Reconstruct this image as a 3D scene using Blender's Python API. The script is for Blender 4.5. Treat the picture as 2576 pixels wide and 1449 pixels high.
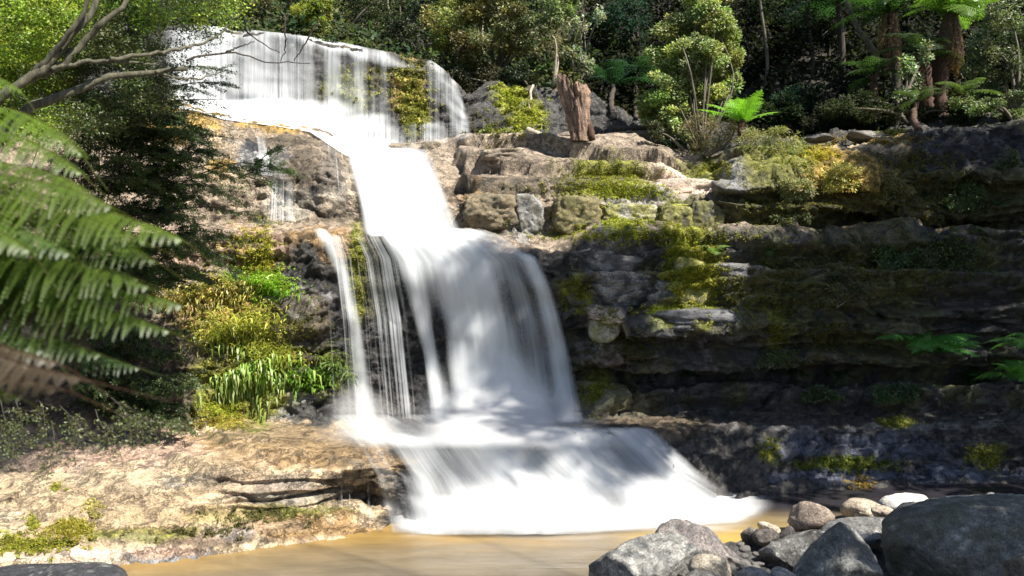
import bpy, bmesh, math, random
import numpy as np
from mathutils import Vector, Matrix
from mathutils.bvhtree import BVHTree

for o in list(bpy.data.objects):
    bpy.data.objects.remove(o, do_unlink=True)
SC = bpy.context.scene
COL = SC.collection
PI = math.pi

# ------------------------------------------------------------------ camera, sky, sun, exposure
CAM = np.array([0.0, 0.0, 3.77])
PITCH = math.atan((724.5 - 600.0) / 2000.0)
FPX = 2000.0
cam_data = bpy.data.cameras.new('camera')
cam_data.sensor_width = 36.0
cam_data.lens = 36.0 * FPX / 2576.0
cam_data.clip_start = 0.05
cam_data.clip_end = 500.0
cam_data.dof.use_dof = True
cam_data.dof.focus_distance = 14.0
cam_data.dof.aperture_fstop = 1.8
cam_ob = bpy.data.objects.new('camera', cam_data)
cam_ob.location = CAM
cam_ob.rotation_euler = (PI / 2 - PITCH, 0, 0)
COL.objects.link(cam_ob)
SC.camera = cam_ob

SUN = np.array([0.50, -0.30, 0.81]); SUN = SUN / np.linalg.norm(SUN)   # direction TO the sun
SUN_ELEV = math.asin(SUN[2])
SUN_AZ = math.atan2(SUN[0], SUN[1])
world = bpy.data.worlds.new('World'); SC.world = world; world.use_nodes = True
nt = world.node_tree; nt.nodes.clear()
sky = nt.nodes.new('ShaderNodeTexSky'); sky.sky_type = 'NISHITA'; sky.sun_disc = False
sky.sun_elevation = SUN_ELEV; sky.sun_rotation = SUN_AZ
bg = nt.nodes.new('ShaderNodeBackground'); bg.inputs['Strength'].default_value = 0.068
wo = nt.nodes.new('ShaderNodeOutputWorld')
nt.links.new(sky.outputs[0], bg.inputs[0]); nt.links.new(bg.outputs[0], wo.inputs[0])
sun_data = bpy.data.lights.new('sun', 'SUN'); sun_data.energy = 5.0; sun_data.angle = math.radians(0.5)
sun_data.color = (1.0, 0.95, 0.86)
sun_ob = bpy.data.objects.new('sun', sun_data); COL.objects.link(sun_ob)
sun_ob.rotation_euler = Vector(SUN).to_track_quat('Z', 'Y').to_euler()
SC.view_settings.view_transform = 'Standard'; SC.view_settings.look = 'None'
SC.view_settings.gamma = 1.0; SC.view_settings.exposure = 1.25
SC.view_settings.use_curve_mapping = False
SC.cycles.max_bounces = 6; SC.cycles.diffuse_bounces = 3; SC.cycles.glossy_bounces = 2
SC.cycles.transmission_bounces = 4; SC.cycles.transparent_max_bounces = 24
SC.cycles.use_denoising = True
SC.cycles.sample_clamp_indirect = 6.0

# ------------------------------------------------------------------ projection helpers
PCOS, PSIN = math.cos(PITCH), math.sin(PITCH)
def ray(px, py):
    px = np.asarray(px, float); py = np.asarray(py, float)
    x = (px - 1288.0) / FPX; y = -(py - 724.5) / FPX
    return np.stack(np.broadcast_arrays(x, y * PSIN + PCOS, y * PCOS - PSIN), -1)
def P(px, py, d):                                  # the world point seen at a photo pixel, d metres in front (world Y)
    r = ray(px, py); return CAM + r * (np.asarray(d, float) / r[..., 1])[..., None]
def PZ(px, py, z):                                 # the same at a known height
    r = ray(px, py); return CAM + r * ((np.asarray(z, float) - CAM[2]) / r[..., 2])[..., None]
def proj(p):
    q = np.asarray(p, float) - CAM
    f = q[..., 1] * PCOS - q[..., 2] * PSIN; u = q[..., 1] * PSIN + q[..., 2] * PCOS
    return 1288 + FPX * q[..., 0] / f, 724.5 - FPX * u / f
def smooth(a, b, x):
    t = np.clip((np.asarray(x, float) - a) / (b - a), 0, 1); return t * t * (3 - 2 * t)
def unit(v):
    v = np.asarray(v, float); return v / np.maximum(np.linalg.norm(v, axis=-1, keepdims=True), 1e-9)

# ------------------------------------------------------------------ noise
def _h(ix, iy, iz, seed):
    h = (ix.astype(np.int64) * 374761393 + iy.astype(np.int64) * 668265263 + iz.astype(np.int64) * 2147483647 + seed * 974711) & 0xFFFFFFFF
    h = ((h ^ (h >> 13)) * 1274126177) & 0xFFFFFFFF
    h = ((h ^ (h >> 16)) * 2246822519) & 0xFFFFFFFF
    return h ^ (h >> 15)
_rg = np.random.default_rng(5); _G = unit(_rg.normal(size=(256, 3)))
def perlin(p, seed=0):
    p = np.asarray(p, float); i = np.floor(p); f = p - i; i = i.astype(np.int64)
    w = f * f * f * (f * (f * 6 - 15) + 10)
    r = 0
    for dx in (0, 1):
        for dy in (0, 1):
            for dz in (0, 1):
                g = _G[_h(i[:, 0] + dx, i[:, 1] + dy, i[:, 2] + dz, seed) & 255]
                dot = g[:, 0] * (f[:, 0] - dx) + g[:, 1] * (f[:, 1] - dy) + g[:, 2] * (f[:, 2] - dz)
                r = r + dot * (w[:, 0] if dx else 1 - w[:, 0]) * (w[:, 1] if dy else 1 - w[:, 1]) * (w[:, 2] if dz else 1 - w[:, 2])
    return r * 1.5
def fbm(p, octv=4, seed=0, gain=0.5):
    p = np.asarray(p, float); r = 0; a = 1
    for k in range(octv):
        r = r + a * perlin(p * 2 ** k + 17.3 * k, seed + k); a *= gain
    return r
def cells(p, seed=0):                               # distances to the two nearest cell points and the nearest cell's random value
    p = np.asarray(p, float); i = np.floor(p).astype(np.int64); f = p - i
    f1 = np.full(len(p), 9.0); f2 = np.full(len(p), 9.0); v = np.zeros(len(p))
    for dx in (-1, 0, 1):
        for dy in (-1, 0, 1):
            for dz in (-1, 0, 1):
                h = _h(i[:, 0] + dx, i[:, 1] + dy, i[:, 2] + dz, seed)
                d = ((dx + (h & 255) / 255.0 - f[:, 0]) ** 2 + (dy + ((h >> 8) & 255) / 255.0 - f[:, 1]) ** 2 + (dz + ((h >> 16) & 255) / 255.0 - f[:, 2]) ** 2)
                n = d < f1
                f2 = np.where(n, f1, np.minimum(f2, d)); v = np.where(n, ((h >> 24) & 255) / 255.0, v); f1 = np.where(n, d, f1)
    return np.sqrt(f1), np.sqrt(f2), v
def blur1(a, s, axis):
    n = int(3 * s) + 1; k = np.exp(-0.5 * (np.arange(-n, n + 1) / s) ** 2); k /= k.sum()
    a = np.moveaxis(a, axis, 0); pad = np.concatenate([np.repeat(a[:1], n, 0), a, np.repeat(a[-1:], n, 0)], 0)
    r = sum(k[j] * pad[j:j + len(a)] for j in range(2 * n + 1)); return np.moveaxis(r, 0, axis)

# ------------------------------------------------------------------ mesh helpers
def mesh_np(name, verts, faces, mat=None, col=None, smooth_=False, parent=None, link=True, attrs=None, uv=None):
    """verts Nx3; faces: one int array MxK or a list of them"""
    me = bpy.data.meshes.new(name)
    fl = faces if isinstance(faces, list) else [faces]
    fl = [np.asarray(f) for f in fl if len(f)]
    verts = np.asarray(verts, np.float32)
    me.vertices.add(len(verts)); me.vertices.foreach_set('co', verts.ravel())
    loops = np.concatenate([f.ravel() for f in fl]).astype(np.int32)
    tot = np.concatenate([np.full(len(f), f.shape[1]) for f in fl]).astype(np.int32)
    start = np.concatenate([[0], np.cumsum(tot)[:-1]]).astype(np.int32)
    me.loops.add(len(loops)); me.loops.foreach_set('vertex_index', loops)
    me.polygons.add(len(tot)); me.polygons.foreach_set('loop_start', start); me.polygons.foreach_set('loop_total', tot)
    if smooth_: me.polygons.foreach_set('use_smooth', np.ones(len(tot), bool))
    me.update(calc_edges=True)
    if col is not None:
        a = me.attributes.new('Col', 'FLOAT_COLOR', 'POINT')
        c = np.ones((len(verts), 4), np.float32); c[:, :3] = col; a.data.foreach_set('color', c.ravel())
    for k, v in (attrs or {}).items():
        a = me.attributes.new(k, 'FLOAT', 'POINT'); a.data.foreach_set('value', np.asarray(v, np.float32))
    if uv is not None:
        u = me.uv_layers.new(name='UVMap'); u.data.foreach_set('uv', np.asarray(uv, np.float32)[loops].ravel())
    if mat is not None: me.materials.append(mat)
    if not link: return me
    return place(name, me, parent)
def place(name, me, parent=None):
    o = bpy.data.objects.new(name, me); COL.objects.link(o)
    if parent is not None: o.parent = parent
    return o
def tag(o, label=None, cat=None, group=None, kind=None):
    if label: o['label'] = label
    if cat: o['category'] = cat
    if group: o['group'] = group
    if kind: o['kind'] = kind
    return o
def thing(name, label, cat, loc=(0, 0, 0), group=None):
    o = bpy.data.objects.new(name, None); o.empty_display_size = 0.1; COL.objects.link(o); o.location = loc
    return tag(o, label, cat, group)
def part(name, verts, faces, mat, parent, **kw):          # verts in world space, parent at an unrotated location
    return mesh_np(name, np.asarray(verts, float) - np.array(parent.location), faces, mat, parent=parent, **kw)
def grid_faces(nr, nc, off=0):
    i = np.arange(nr * nc).reshape(nr, nc) + off
    return np.stack([i[:-1, :-1], i[:-1, 1:], i[1:, 1:], i[1:, :-1]], -1).reshape(-1, 4)
class MB:
    def __init__(s): s.v = []; s.f = {}; s.n = 0; s.c = []
    def add(s, v, f, c=None):
        v = np.asarray(v, float); f = np.asarray(f)
        if len(f): s.f.setdefault(f.shape[1], []).append(f + s.n)
        s.v.append(v); s.n += len(v)
        s.c.append(np.broadcast_to(np.asarray((0.5, 0.5, 0.5) if c is None else c, float), (len(v), 3)))
    def faces(s): return [np.concatenate(x) for x in s.f.values()]
    def verts(s): return np.concatenate(s.v)
    def cols(s): return np.concatenate(s.c)
def spline(pts, n):
    pts = np.asarray(pts, float)
    if len(pts) < 3: return pts[0] + (pts[-1] - pts[0]) * np.linspace(0, 1, n)[:, None]
    d = np.concatenate([[0], np.cumsum(np.linalg.norm(np.diff(pts, axis=0), axis=1))]); t = np.linspace(0, d[-1], n)
    ext = np.concatenate([[2 * pts[0] - pts[1]], pts, [2 * pts[-1] - pts[-2]]])
    k = np.clip(np.searchsorted(d, t, side='right') - 1, 0, len(pts) - 2); u = ((t - d[k]) / (d[k + 1] - d[k]))[:, None]
    p0, p1, p2, p3 = ext[k], ext[k + 1], ext[k + 2], ext[k + 3]
    return 0.5 * (2 * p1 + (p2 - p0) * u + (2 * p0 - 5 * p1 + 4 * p2 - p3) * u ** 2 + (3 * p1 - p0 - 3 * p2 + p3) * u ** 3)
def tube(mb, pts, rad, sides=6, c=None, rough=0.0, rng=None):
    pts = np.asarray(pts, float); n = len(pts); rad = np.broadcast_to(np.asarray(rad, float), (n,))
    t = unit(np.gradient(pts, axis=0)); ref = np.where(np.abs(t[:, 2:3]) > 0.9, [[1.0, 0, 0]], [[0, 0, 1.0]])
    a = unit(np.cross(t, ref)); b = np.cross(t, a)
    for k in range(1, n):                                    # keep the ring from flipping
        if np.dot(a[k], a[k - 1]) < 0: a[k] = -a[k]; b[k] = -b[k]
    ang = np.linspace(0, 2 * PI, sides, endpoint=False)
    r = rad[:, None, None] * (1 + (0 if rng is None else rng.normal(0, rough, (n, sides, 1))))
    v = pts[:, None] + r * (np.cos(ang)[None, :, None] * a[:, None] + np.sin(ang)[None, :, None] * b[:, None])
    i = np.arange(n * sides).reshape(n, sides); j = np.roll(i, -1, 1)
    f = np.stack([i[:-1], j[:-1], j[1:], i[1:]], -1).reshape(-1, 4)
    v = np.concatenate([v.reshape(-1, 3), pts[:1], pts[-1:]]); o = mb.n
    mb.add(v, f, c)
    cap = np.concatenate([np.stack([j[0], i[0], np.full(sides, n * sides)], -1), np.stack([i[-1], j[-1], np.full(sides, n * sides + 1)], -1)])
    mb.f.setdefault(3, []).append(cap + o)

# ------------------------------------------------------------------ materials
def new_mat(name):
    m = bpy.data.materials.new(name); m.use_nodes = True; n = m.node_tree; n.nodes.clear()
    out = n.nodes.new('ShaderNodeOutputMaterial'); return m, n, out
def node(n, t, **kw):
    x = n.nodes.new(t)
    for k, v in kw.items():
        if k in x.inputs: x.inputs[k].default_value = v
        else: setattr(x, k, v)
    return x
def attr(n, name): return node(n, 'ShaderNodeAttribute', attribute_name=name)
def math_node(n, op, a, b=None, clamp=False):
    x = n.nodes.new('ShaderNodeMath'); x.operation = op; x.use_clamp = clamp
    for i, v in enumerate((a, b)):
        if v is None: continue
        if isinstance(v, (int, float)): x.inputs[i].default_value = v
        else: n.links.new(v, x.inputs[i])
    return x.outputs[0]
def rock_mat(name, scale=1.0, bump=0.5, flat_col=None, dist=0.02, crack=0.5):
    m, n, out = new_mat(name); L = n.links.new
    b = node(n, 'ShaderNodeBsdfPrincipled')
    tc = node(n, 'ShaderNodeTexCoord')
    nz = node(n, 'ShaderNodeTexNoise', Scale=38.0 * scale, Detail=8.0, Roughness=0.7); L(tc.outputs['Object'], nz.inputs['Vector'])
    n2 = node(n, 'ShaderNodeTexNoise', Scale=7.0 * scale, Detail=6.0, Roughness=0.65); L(tc.outputs['Object'], n2.inputs['Vector'])
    r = node(n, 'ShaderNodeMapRange'); r.inputs[1].default_value = 0.36; r.inputs[2].default_value = 0.64; r.inputs[3].default_value = 0.45; r.inputs[4].default_value = 1.5
    L(nz.outputs[0], r.inputs[0])
    r2 = node(n, 'ShaderNodeMapRange'); r2.inputs[1].default_value = 0.35; r2.inputs[2].default_value = 0.65; r2.inputs[3].default_value = 0.65; r2.inputs[4].default_value = 1.3
    L(n2.outputs[0], r2.inputs[0])
    wv = node(n, 'ShaderNodeVectorMath', operation='SCALE'); L(n2.outputs['Color'], wv.inputs[0]); wv.inputs[3].default_value = 0.5
    av = node(n, 'ShaderNodeVectorMath', operation='ADD'); L(tc.outputs['Object'], av.inputs[0]); L(wv.outputs[0], av.inputs[1])
    mp = node(n, 'ShaderNodeMapping'); mp.inputs['Scale'].default_value = (1, 1, 2.4); L(av.outputs[0], mp.inputs[0])
    vo = node(n, 'ShaderNodeTexVoronoi', feature='DISTANCE_TO_EDGE', Scale=1.7 * scale); L(mp.outputs[0], vo.inputs['Vector'])
    ck = node(n, 'ShaderNodeMapRange'); ck.inputs[2].default_value = 0.068; ck.inputs[3].default_value = 1 - crack; ck.inputs[4].default_value = 1.0; L(vo.outputs['Distance'], ck.inputs[0])
    f = math_node(n, 'MULTIPLY', math_node(n, 'MULTIPLY', r.outputs[0], r2.outputs[0]), ck.outputs[0])
    a = attr(n, 'Col')
    mul = node(n, 'ShaderNodeVectorMath', operation='SCALE'); L(a.outputs['Color'], mul.inputs[0]); L(f, mul.inputs[3])
    L(mul.outputs[0], b.inputs['Base Color'])
    w = attr(n, 'wet')
    ro = node(n, 'ShaderNodeMapRange'); ro.inputs[3].default_value = 0.88; ro.inputs[4].default_value = 0.3; L(w.outputs['Fac'], ro.inputs[0])
    ro2 = math_node(n, 'MULTIPLY', ro.outputs[0], math_node(n, 'ADD', math_node(n, 'MULTIPLY', nz.outputs[0], 0.5), 0.75))
    L(ro2, b.inputs['Roughness'])
    hs = math_node(n, 'ADD', math_node(n, 'ADD', nz.outputs[0], math_node(n, 'MULTIPLY', n2.outputs[0], 2.0)), math_node(n, 'MULTIPLY', ck.outputs[0], 1.2))
    bp = node(n, 'ShaderNodeBump', Strength=bump, Distance=dist); L(hs, bp.inputs['Height']); L(bp.outputs[0], b.inputs['Normal'])
    L(b.outputs[0], out.inputs[0]); return m
def leaf_mat(name, trans=0.35, rough=0.42, spec=0.45, tint=(1.0, 1.15, 0.55)):
    m, n, out = new_mat(name); L = n.links.new
    a = attr(n, 'Col')
    b = node(n, 'ShaderNodeBsdfPrincipled', Roughness=rough); b.inputs['Specular IOR Level'].default_value = spec
    L(a.outputs['Color'], b.inputs['Base Color'])
    t = node(n, 'ShaderNodeBsdfTranslucent')
    mu = node(n, 'ShaderNodeVectorMath', operation='MULTIPLY'); L(a.outputs['Color'], mu.inputs[0]); mu.inputs[1].default_value = [1.6 * c for c in tint]
    L(mu.outputs[0], t.inputs[0])
    mx = node(n, 'ShaderNodeMixShader', Fac=trans); L(b.outputs[0], mx.inputs[1]); L(t.outputs[0], mx.inputs[2])
    L(mx.outputs[0], out.inputs[0]); return m
def bark_mat(name, c1, c2, stretch=6.0):
    m, n, out = new_mat(name); L = n.links.new
    b = node(n, 'ShaderNodeBsdfPrincipled', Roughness=0.9)
    tc = node(n, 'ShaderNodeTexCoord'); mp = node(n, 'ShaderNodeMapping'); mp.inputs['Scale'].default_value = (1, 1, 1 / stretch)
    L(tc.outputs['Object'], mp.inputs[0])
    nz = node(n, 'ShaderNodeTexNoise', Scale=22.0, Detail=8.0, Roughness=0.7); L(mp.outputs[0], nz.inputs['Vector'])
    cr = node(n, 'ShaderNodeValToRGB'); cr.color_ramp.elements[0].position = 0.35; cr.color_ramp.elements[1].position = 0.68
    cr.color_ramp.elements[0].color = (*c1, 1); cr.color_ramp.elements[1].color = (*c2, 1)
    L(nz.outputs[0], cr.inputs[0]); L(cr.outputs[0], b.inputs['Base Color'])
    bp = node(n, 'ShaderNodeBump', Strength=0.8, Distance=0.02); L(nz.outputs[0], bp.inputs['Height']); L(bp.outputs[0], b.inputs['Normal'])
    L(b.outputs[0], out.inputs[0]); return m
ROCK = rock_mat('wet and dry bedrock', bump=0.9, dist=0.035)
STONE = rock_mat('river stone', scale=1.2, bump=0.8, dist=0.02, crack=0.25)
LEAF = leaf_mat('leaf')
LEAFDIM = leaf_mat('dull leaf', rough=.75, spec=.15)
FERN = leaf_mat('fern frond', trans=0.45)
MOSS = leaf_mat('moss', trans=0.25, rough=0.8, spec=0.2)
BARK = bark_mat('grey brown bark', (0.05, 0.042, 0.03), (0.19, 0.165, 0.12))
LIMBBARK = bark_mat('mossy limb bark', (0.03, 0.028, 0.015), (0.13, 0.12, 0.075))
DARKBARK = bark_mat('dark bark', (0.02, 0.016, 0.012), (0.08, 0.06, 0.045))
FIBRE = bark_mat('fibrous fern trunk', (0.022, 0.011, 0.007), (0.10, 0.05, 0.028), 10.0)
PALEWOOD = bark_mat('bleached driftwood', (0.25, 0.21, 0.15), (0.45, 0.40, 0.31), 3.0)
REDWOOD = bark_mat('rotting red brown wood', (0.05, 0.018, 0.008), (0.34, 0.19, 0.11), 7.0)
# ------------------------------------------------------------------ bedrock: a lofted surface through key lines (pool edge, ledge lips, ledge feet, rims)
NC = 760
CPX = np.linspace(-520, 3100, NC)
def key(py, d=None, z=None):
    """py, d (or z): lists of (px, value)"""
    a = np.array(py, float); yy = np.interp(CPX, a[:, 0], a[:, 1])
    if z is not None:
        b = np.array(z, float); pts = PZ(CPX, yy, np.interp(CPX, b[:, 0], b[:, 1]))
    else:
        b = np.array(d, float); pts = P(CPX, yy, np.interp(CPX, b[:, 0], b[:, 1]))
    return blur1(pts, 3.0, 0)
kW = [(-520, 1560), (0, 1475), (300, 1432), (460, 1410), (700, 1372), (950, 1345), (1300, 1335), (1450, 1325), (1600, 1308), (1800, 1278), (2050, 1236), (2300, 1220), (2576, 1212), (3100, 1205)]
K1 = key(kW, z=[(-520, 0), (3100, 0)])
K0 = K1 + np.array([0, -0.7, -0.45])
K2 = key([(-520, 1400), (0, 1345), (300, 1330), (500, 1312), (620, 1290), (780, 1273), (900, 1240), (980, 1290), (1050, 1322), (1300, 1318), (1450, 1306), (1600, 1290), (1800, 1255), (2050, 1205), (2300, 1187), (2576, 1180), (3100, 1175)],
         z=[(-520, .3), (780, .3), (900, .25), (980, .06), (3100, .06)])
K3 = key([(-520, 1265), (0, 1250), (300, 1212), (500, 1196), (620, 1190), (780, 1185), (900, 1182), (1010, 1165), (1160, 1132), (1300, 1112), (1450, 1106), (1600, 1092), (1700, 1079), (2050, 1078), (2300, 1073), (2576, 1062), (3100, 1058)],
         d=[(-520, 10.3), (0, 10.2), (300, 10.3), (500, 10.2), (620, 10.1), (780, 10.2), (900, 10.3), (1010, 10.6), (1160, 10.9), (1300, 11), (1450, 11.2), (1600, 11.7), (1800, 12.4), (2300, 12.7), (3100, 12.9)])
K4 = key([(-520, 1100), (0, 1085), (300, 1080), (500, 1078), (620, 1050), (780, 1058), (1300, 1055), (1450, 1050), (1600, 1045), (2050, 1045), (2300, 1040), (2576, 1030), (3100, 1024)],
         d=[(-520, 12.1), (500, 12.1), (620, 12.6), (1300, 12.7), (1600, 13.1), (3100, 13.3)])
K4b = key([(-520, 940), (3100, 930)], d=[(-520, 12.4), (500, 12.5), (900, 12.95), (1300, 13.2), (1450, 13.5), (3100, 13.75)])
K4c = key([(-520, 790), (500, 790), (1300, 790), (1450, 775), (1600, 772), (1800, 785), (1900, 780), (3100, 760)], d=[(-520, 12.8), (500, 12.75), (700, 12.8), (900, 13.1), (1300, 13.1), (1450, 12.95), (1620, 12.8), (1850, 12.95), (1950, 13.35), (3100, 13.5)])
K5 = key([(-520, 620), (0, 600), (300, 590), (500, 585), (620, 582), (780, 592), (900, 602), (1010, 612), (1160, 620), (1300, 632), (1380, 640), (1450, 618), (1600, 609), (1800, 607), (2050, 606), (2300, 590), (2576, 576), (3100, 560)],
         d=[(-520, 13.3), (900, 13.2), (1160, 13.1), (1380, 13.2), (1800, 13.5), (2300, 13.6), (3100, 13.6)])
K6 = key([(-520, 600), (0, 585), (300, 570), (500, 565), (620, 555), (780, 558), (900, 561), (1010, 565), (1160, 574), (1300, 583), (1450, 588), (1600, 592), (1800, 598), (2050, 598), (2300, 579), (2576, 562), (3100, 548)],
         d=[(-520, 14), (1800, 14.1), (2050, 14.3), (2150, 14.9), (2400, 14.9), (2576, 14.4), (3100, 14.3)])
K7 = key([(-520, 420), (0, 410), (300, 400), (500, 400), (620, 400), (780, 400), (850, 430), (890, 500), (940, 470), (1010, 450), (1100, 440), (1150, 470), (1170, 492), (1300, 492), (1450, 496), (1510, 508), (1650, 520), (1800, 510), (1850, 450), (2050, 440), (2300, 440), (2576, 430), (3100, 420)],
         d=[(-520, 14.6), (780, 14.6), (850, 14.6), (890, 14.5), (1010, 15.0), (1150, 14.9), (1180, 14.35), (1800, 14.3), (1850, 14.1), (3100, 14.0)])
K8 = key([(-520, 330), (0, 315), (300, 290), (400, 262), (500, 275), (560, 288), (620, 300), (780, 322), (845, 335), (880, 382), (1010, 386), (1080, 372), (1100, 362), (1160, 350), (1300, 345), (1450, 356), (1600, 352), (1700, 380), (1800, 402), (1850, 362), (2050, 380), (2150, 362), (2300, 340), (2420, 316), (2576, 300), (3100, 280)],
         d=[(-520, 16), (500, 16.2), (780, 16.2), (880, 17), (1010, 17.2), (1160, 17.6), (1600, 17.5), (1700, 16.8), (1800, 15.9), (1850, 15.0), (3100, 14.8)])
K9 = key([(-520, 330), (0, 310), (300, 285), (400, 258), (500, 272), (560, 290), (780, 326), (870, 376), (1010, 374), (1100, 356), (1180, 344), (1600, 346), (1700, 372), (1800, 395), (1850, 372), (2050, 388), (2150, 372), (2300, 352), (2576, 312), (3100, 290)],
         d=[(-520, 17.4), (500, 18.2), (1180, 18.4), (1600, 18.5), (1850, 16.8), (3100, 16.4)])
K10 = key([(-520, 60), (0, 60), (300, 65), (500, 68), (580, 72), (700, 84), (830, 102), (1000, 138), (1085, 154), (1120, 178), (1150, 212), (1185, 250), (1215, 208), (1400, 212), (1500, 250), (1600, 290), (1700, 318), (1850, 345), (2050, 350), (2300, 325), (2576, 280), (3100, 250)],
          d=[(-520, 19), (580, 19.3), (1000, 19.3), (1100, 19.2), (1185, 19.0), (1215, 19.7), (1400, 19.8), (1600, 19.8), (1850, 18.6), (3100, 18)])
K11 = K10 + np.array([0, 2.2, 0.12])
K12 = K11 + np.array([0, 4.5, 3.2])
K13 = K12 + np.array([0, 16, 17.0])
KEYS = [K0, K1, K2, K3, K4, K4b, K4c, K5, K6, K7, K8, K9, K10, K11, K12, K13]
ROWS = [10, 36, 50, 44, 42, 48, 52, 24, 44, 72, 18, 78, 18, 26, 16]
FACE = [0, .35, 1, .25, 1, 1, 1, .3, 1, .75, .3, 1, .3, .3, .3]         # how cliff-like each band is
seg = []; vrow = []; face = []
for k, n in enumerate(ROWS):
    for j in range(n):
        t = j / n; seg.append(KEYS[k] * (1 - t) + KEYS[k + 1] * t); vrow.append(k + t); face.append(FACE[k])
seg.append(KEYS[-1]); vrow.append(len(ROWS)); face.append(.3)
T0 = np.array(seg); vrow = np.array(vrow); face = blur1(np.array(face, float), 3.0, 0)
T0[:, :, 1:] = blur1(T0[:, :, 1:], 1.6, 0)
NR = len(T0)
du = np.gradient(T0, axis=1); dv = np.gradient(T0, axis=0)
NRM = unit(np.cross(du, dv))                       # towards the viewer / up
p = T0.reshape(-1, 3); q = p.copy()
fc = np.repeat(face, NC); vr = np.repeat(vrow, NC); px0, py0 = proj(p)
warp = np.stack([fbm(p * 0.9, 3, 11), fbm(p * 0.9, 3, 23), fbm(p * 0.9, 3, 37)], -1)
big = fbm(p * np.array([.55, .55, .8]), 3, 1)
strat = fbm((p + warp * 0.25) * np.array([.8, .8, 4.2]), 4, 3)
c1, c2, cv = cells((p + warp * 0.35) * np.array([.55, .55, 1.9]), 7)
s1, s2, sv = cells((p + warp * 0.25) * np.array([1.7, 1.7, 4.2]), 9)
fine = fbm(p * 6.0, 4, 5, 0.6)
crack = 1 - smooth(0.0, 0.09, c2 - c1); crack2 = 1 - smooth(0.0, 0.10, s2 - s1)
right = smooth(1150, 1500, px0)
amp = fc * (0.6 + 0.6 * right) * (1 - .9 * smooth(1560, 1700, px0) * (vr < 4.0))
disp = amp * (0.26 * big + 0.15 * strat + 0.17 * (cv - 0.5) - 0.05 * crack + 0.07 * (sv - 0.5) - 0.015 * crack2) + (0.03 + 0.045 * fc) * fine + 0.02 * fc * np.abs(fbm(p * 12, 2, 6))
# the sloping sunlit slab of band 9 breaks into thin overlapping sheets
slab = smooth(9.0, 9.1, vr) * (1 - smooth(9.93, 10.0, vr)) * smooth(1080, 1180, px0) * (1 - smooth(1650, 1760, px0))
ph = (vr - 9) * 2.5 + 0.55 * fbm(p * np.array([.40, .7, .7]), 3, 41) + 0.05 * fbm(p * 4, 2, 43) + .12; fr = ph - np.floor(ph)
disp = disp * (1 - 0.86 * slab) + slab * (0.42 * (smooth(0.0, 0.10, fr) * (1 - fr)) - 0.05 + 0.022 * fbm(p * 6.5, 4, 47, .65) + 0.10 * np.maximum(0, fbm(p * np.array([2.2, 2.2, 3]), 2, 48) - .45))
# the smooth water-worn bulge to the left of the chute and the chute bed
bul = smooth(8.6, 9.0, vr) * (1 - smooth(10.4, 10.8, vr)) * smooth(300, 450, px0) * (1 - smooth(1130, 1170, px0))
disp = disp * (1 - 0.35 * bul) + bul * 0.12 * fbm(p * np.array([1.2, 1.2, 2.5]), 4, 51)
# flat lower left shelf: thin steps
ls = smooth(1.1, 1.5, vr) * (1 - smooth(3.85, 4.0, vr)) * (1 - smooth(880, 980, px0))
ph = p[:, 2] * 7.0 + 0.55 * p[:, 0] * 0.6 + 1.0 * fbm(p * np.array([.35, .35, 1.2]), 4, 61); fr = ph - np.floor(ph)
disp = disp * (1 - 0.78 * ls) + ls * (0.07 * smooth(0.0, 0.2, fr) * (1 - fr) + 0.05 * (sv - .5) - 0.02 * crack2 * (0.3 + 0.7 * (fbm(p * 1.1, 2, 63) > 0)))
# long flat beds with overhanging lips on the right hand cliff
rb = smooth(3.9, 4.1, vr) * (1 - smooth(8.7, 9.0, vr)) * smooth(1380, 1520, px0) + .3 * smooth(1.2, 1.5, vr) * (1 - smooth(3.2, 3.6, vr)) * smooth(1500, 1700, px0)
ph = p[:, 2] * 1.55 + 0.35 * fbm(p * np.array([.35, .35, .4]), 3, 65) + .25 * (cv - .5); fr = ph - np.floor(ph)
disp = disp * (1 - .35 * rb) + rb * (0.34 * (smooth(.05, .85, fr) - smooth(.92, 1.0, fr)) - .12)
ph = p[:, 2] * 4.3 + 0.5 * fbm(p * np.array([.5, .5, .6]), 3, 67) + .4 * (sv - .5); fr = ph - np.floor(ph)
disp = disp + rb * 0.09 * (smooth(.05, .85, fr) - smooth(.9, 1.0, fr))
# deep undercut grooves on the main cliff at the right and the long open crack of the lower left face
grv = np.exp(-((vr - 4.85) / 0.22) ** 2) * smooth(1480, 1650, px0) * 0.35 + np.exp(-((vr - 8.02) / 0.13) ** 2) * smooth(2080, 2160, px0) * (1 - smooth(2420, 2520, px0)) * 0.5
ck = np.interp(px0, [540, 600, 680, 760, 900, 960], [1275, 1262, 1262, 1245, 1225, 1215]); ckd = np.exp(-((py0 - ck - 5 * perlin(p * 3, 71)) / 5.0) ** 2) * smooth(530, 600, px0) * (1 - smooth(910, 960, px0)) * (vr > 1) * (vr < 3.05)
disp = disp - grv - 0.12 * ckd
q = p + NRM.reshape(-1, 3) * disp[:, None]
BLOCKGAPS = [(1352, 1374), (1505, 1516), (1656, 1668), (1737, 1745)]
q = q.reshape(NR, NC, 3)

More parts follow.
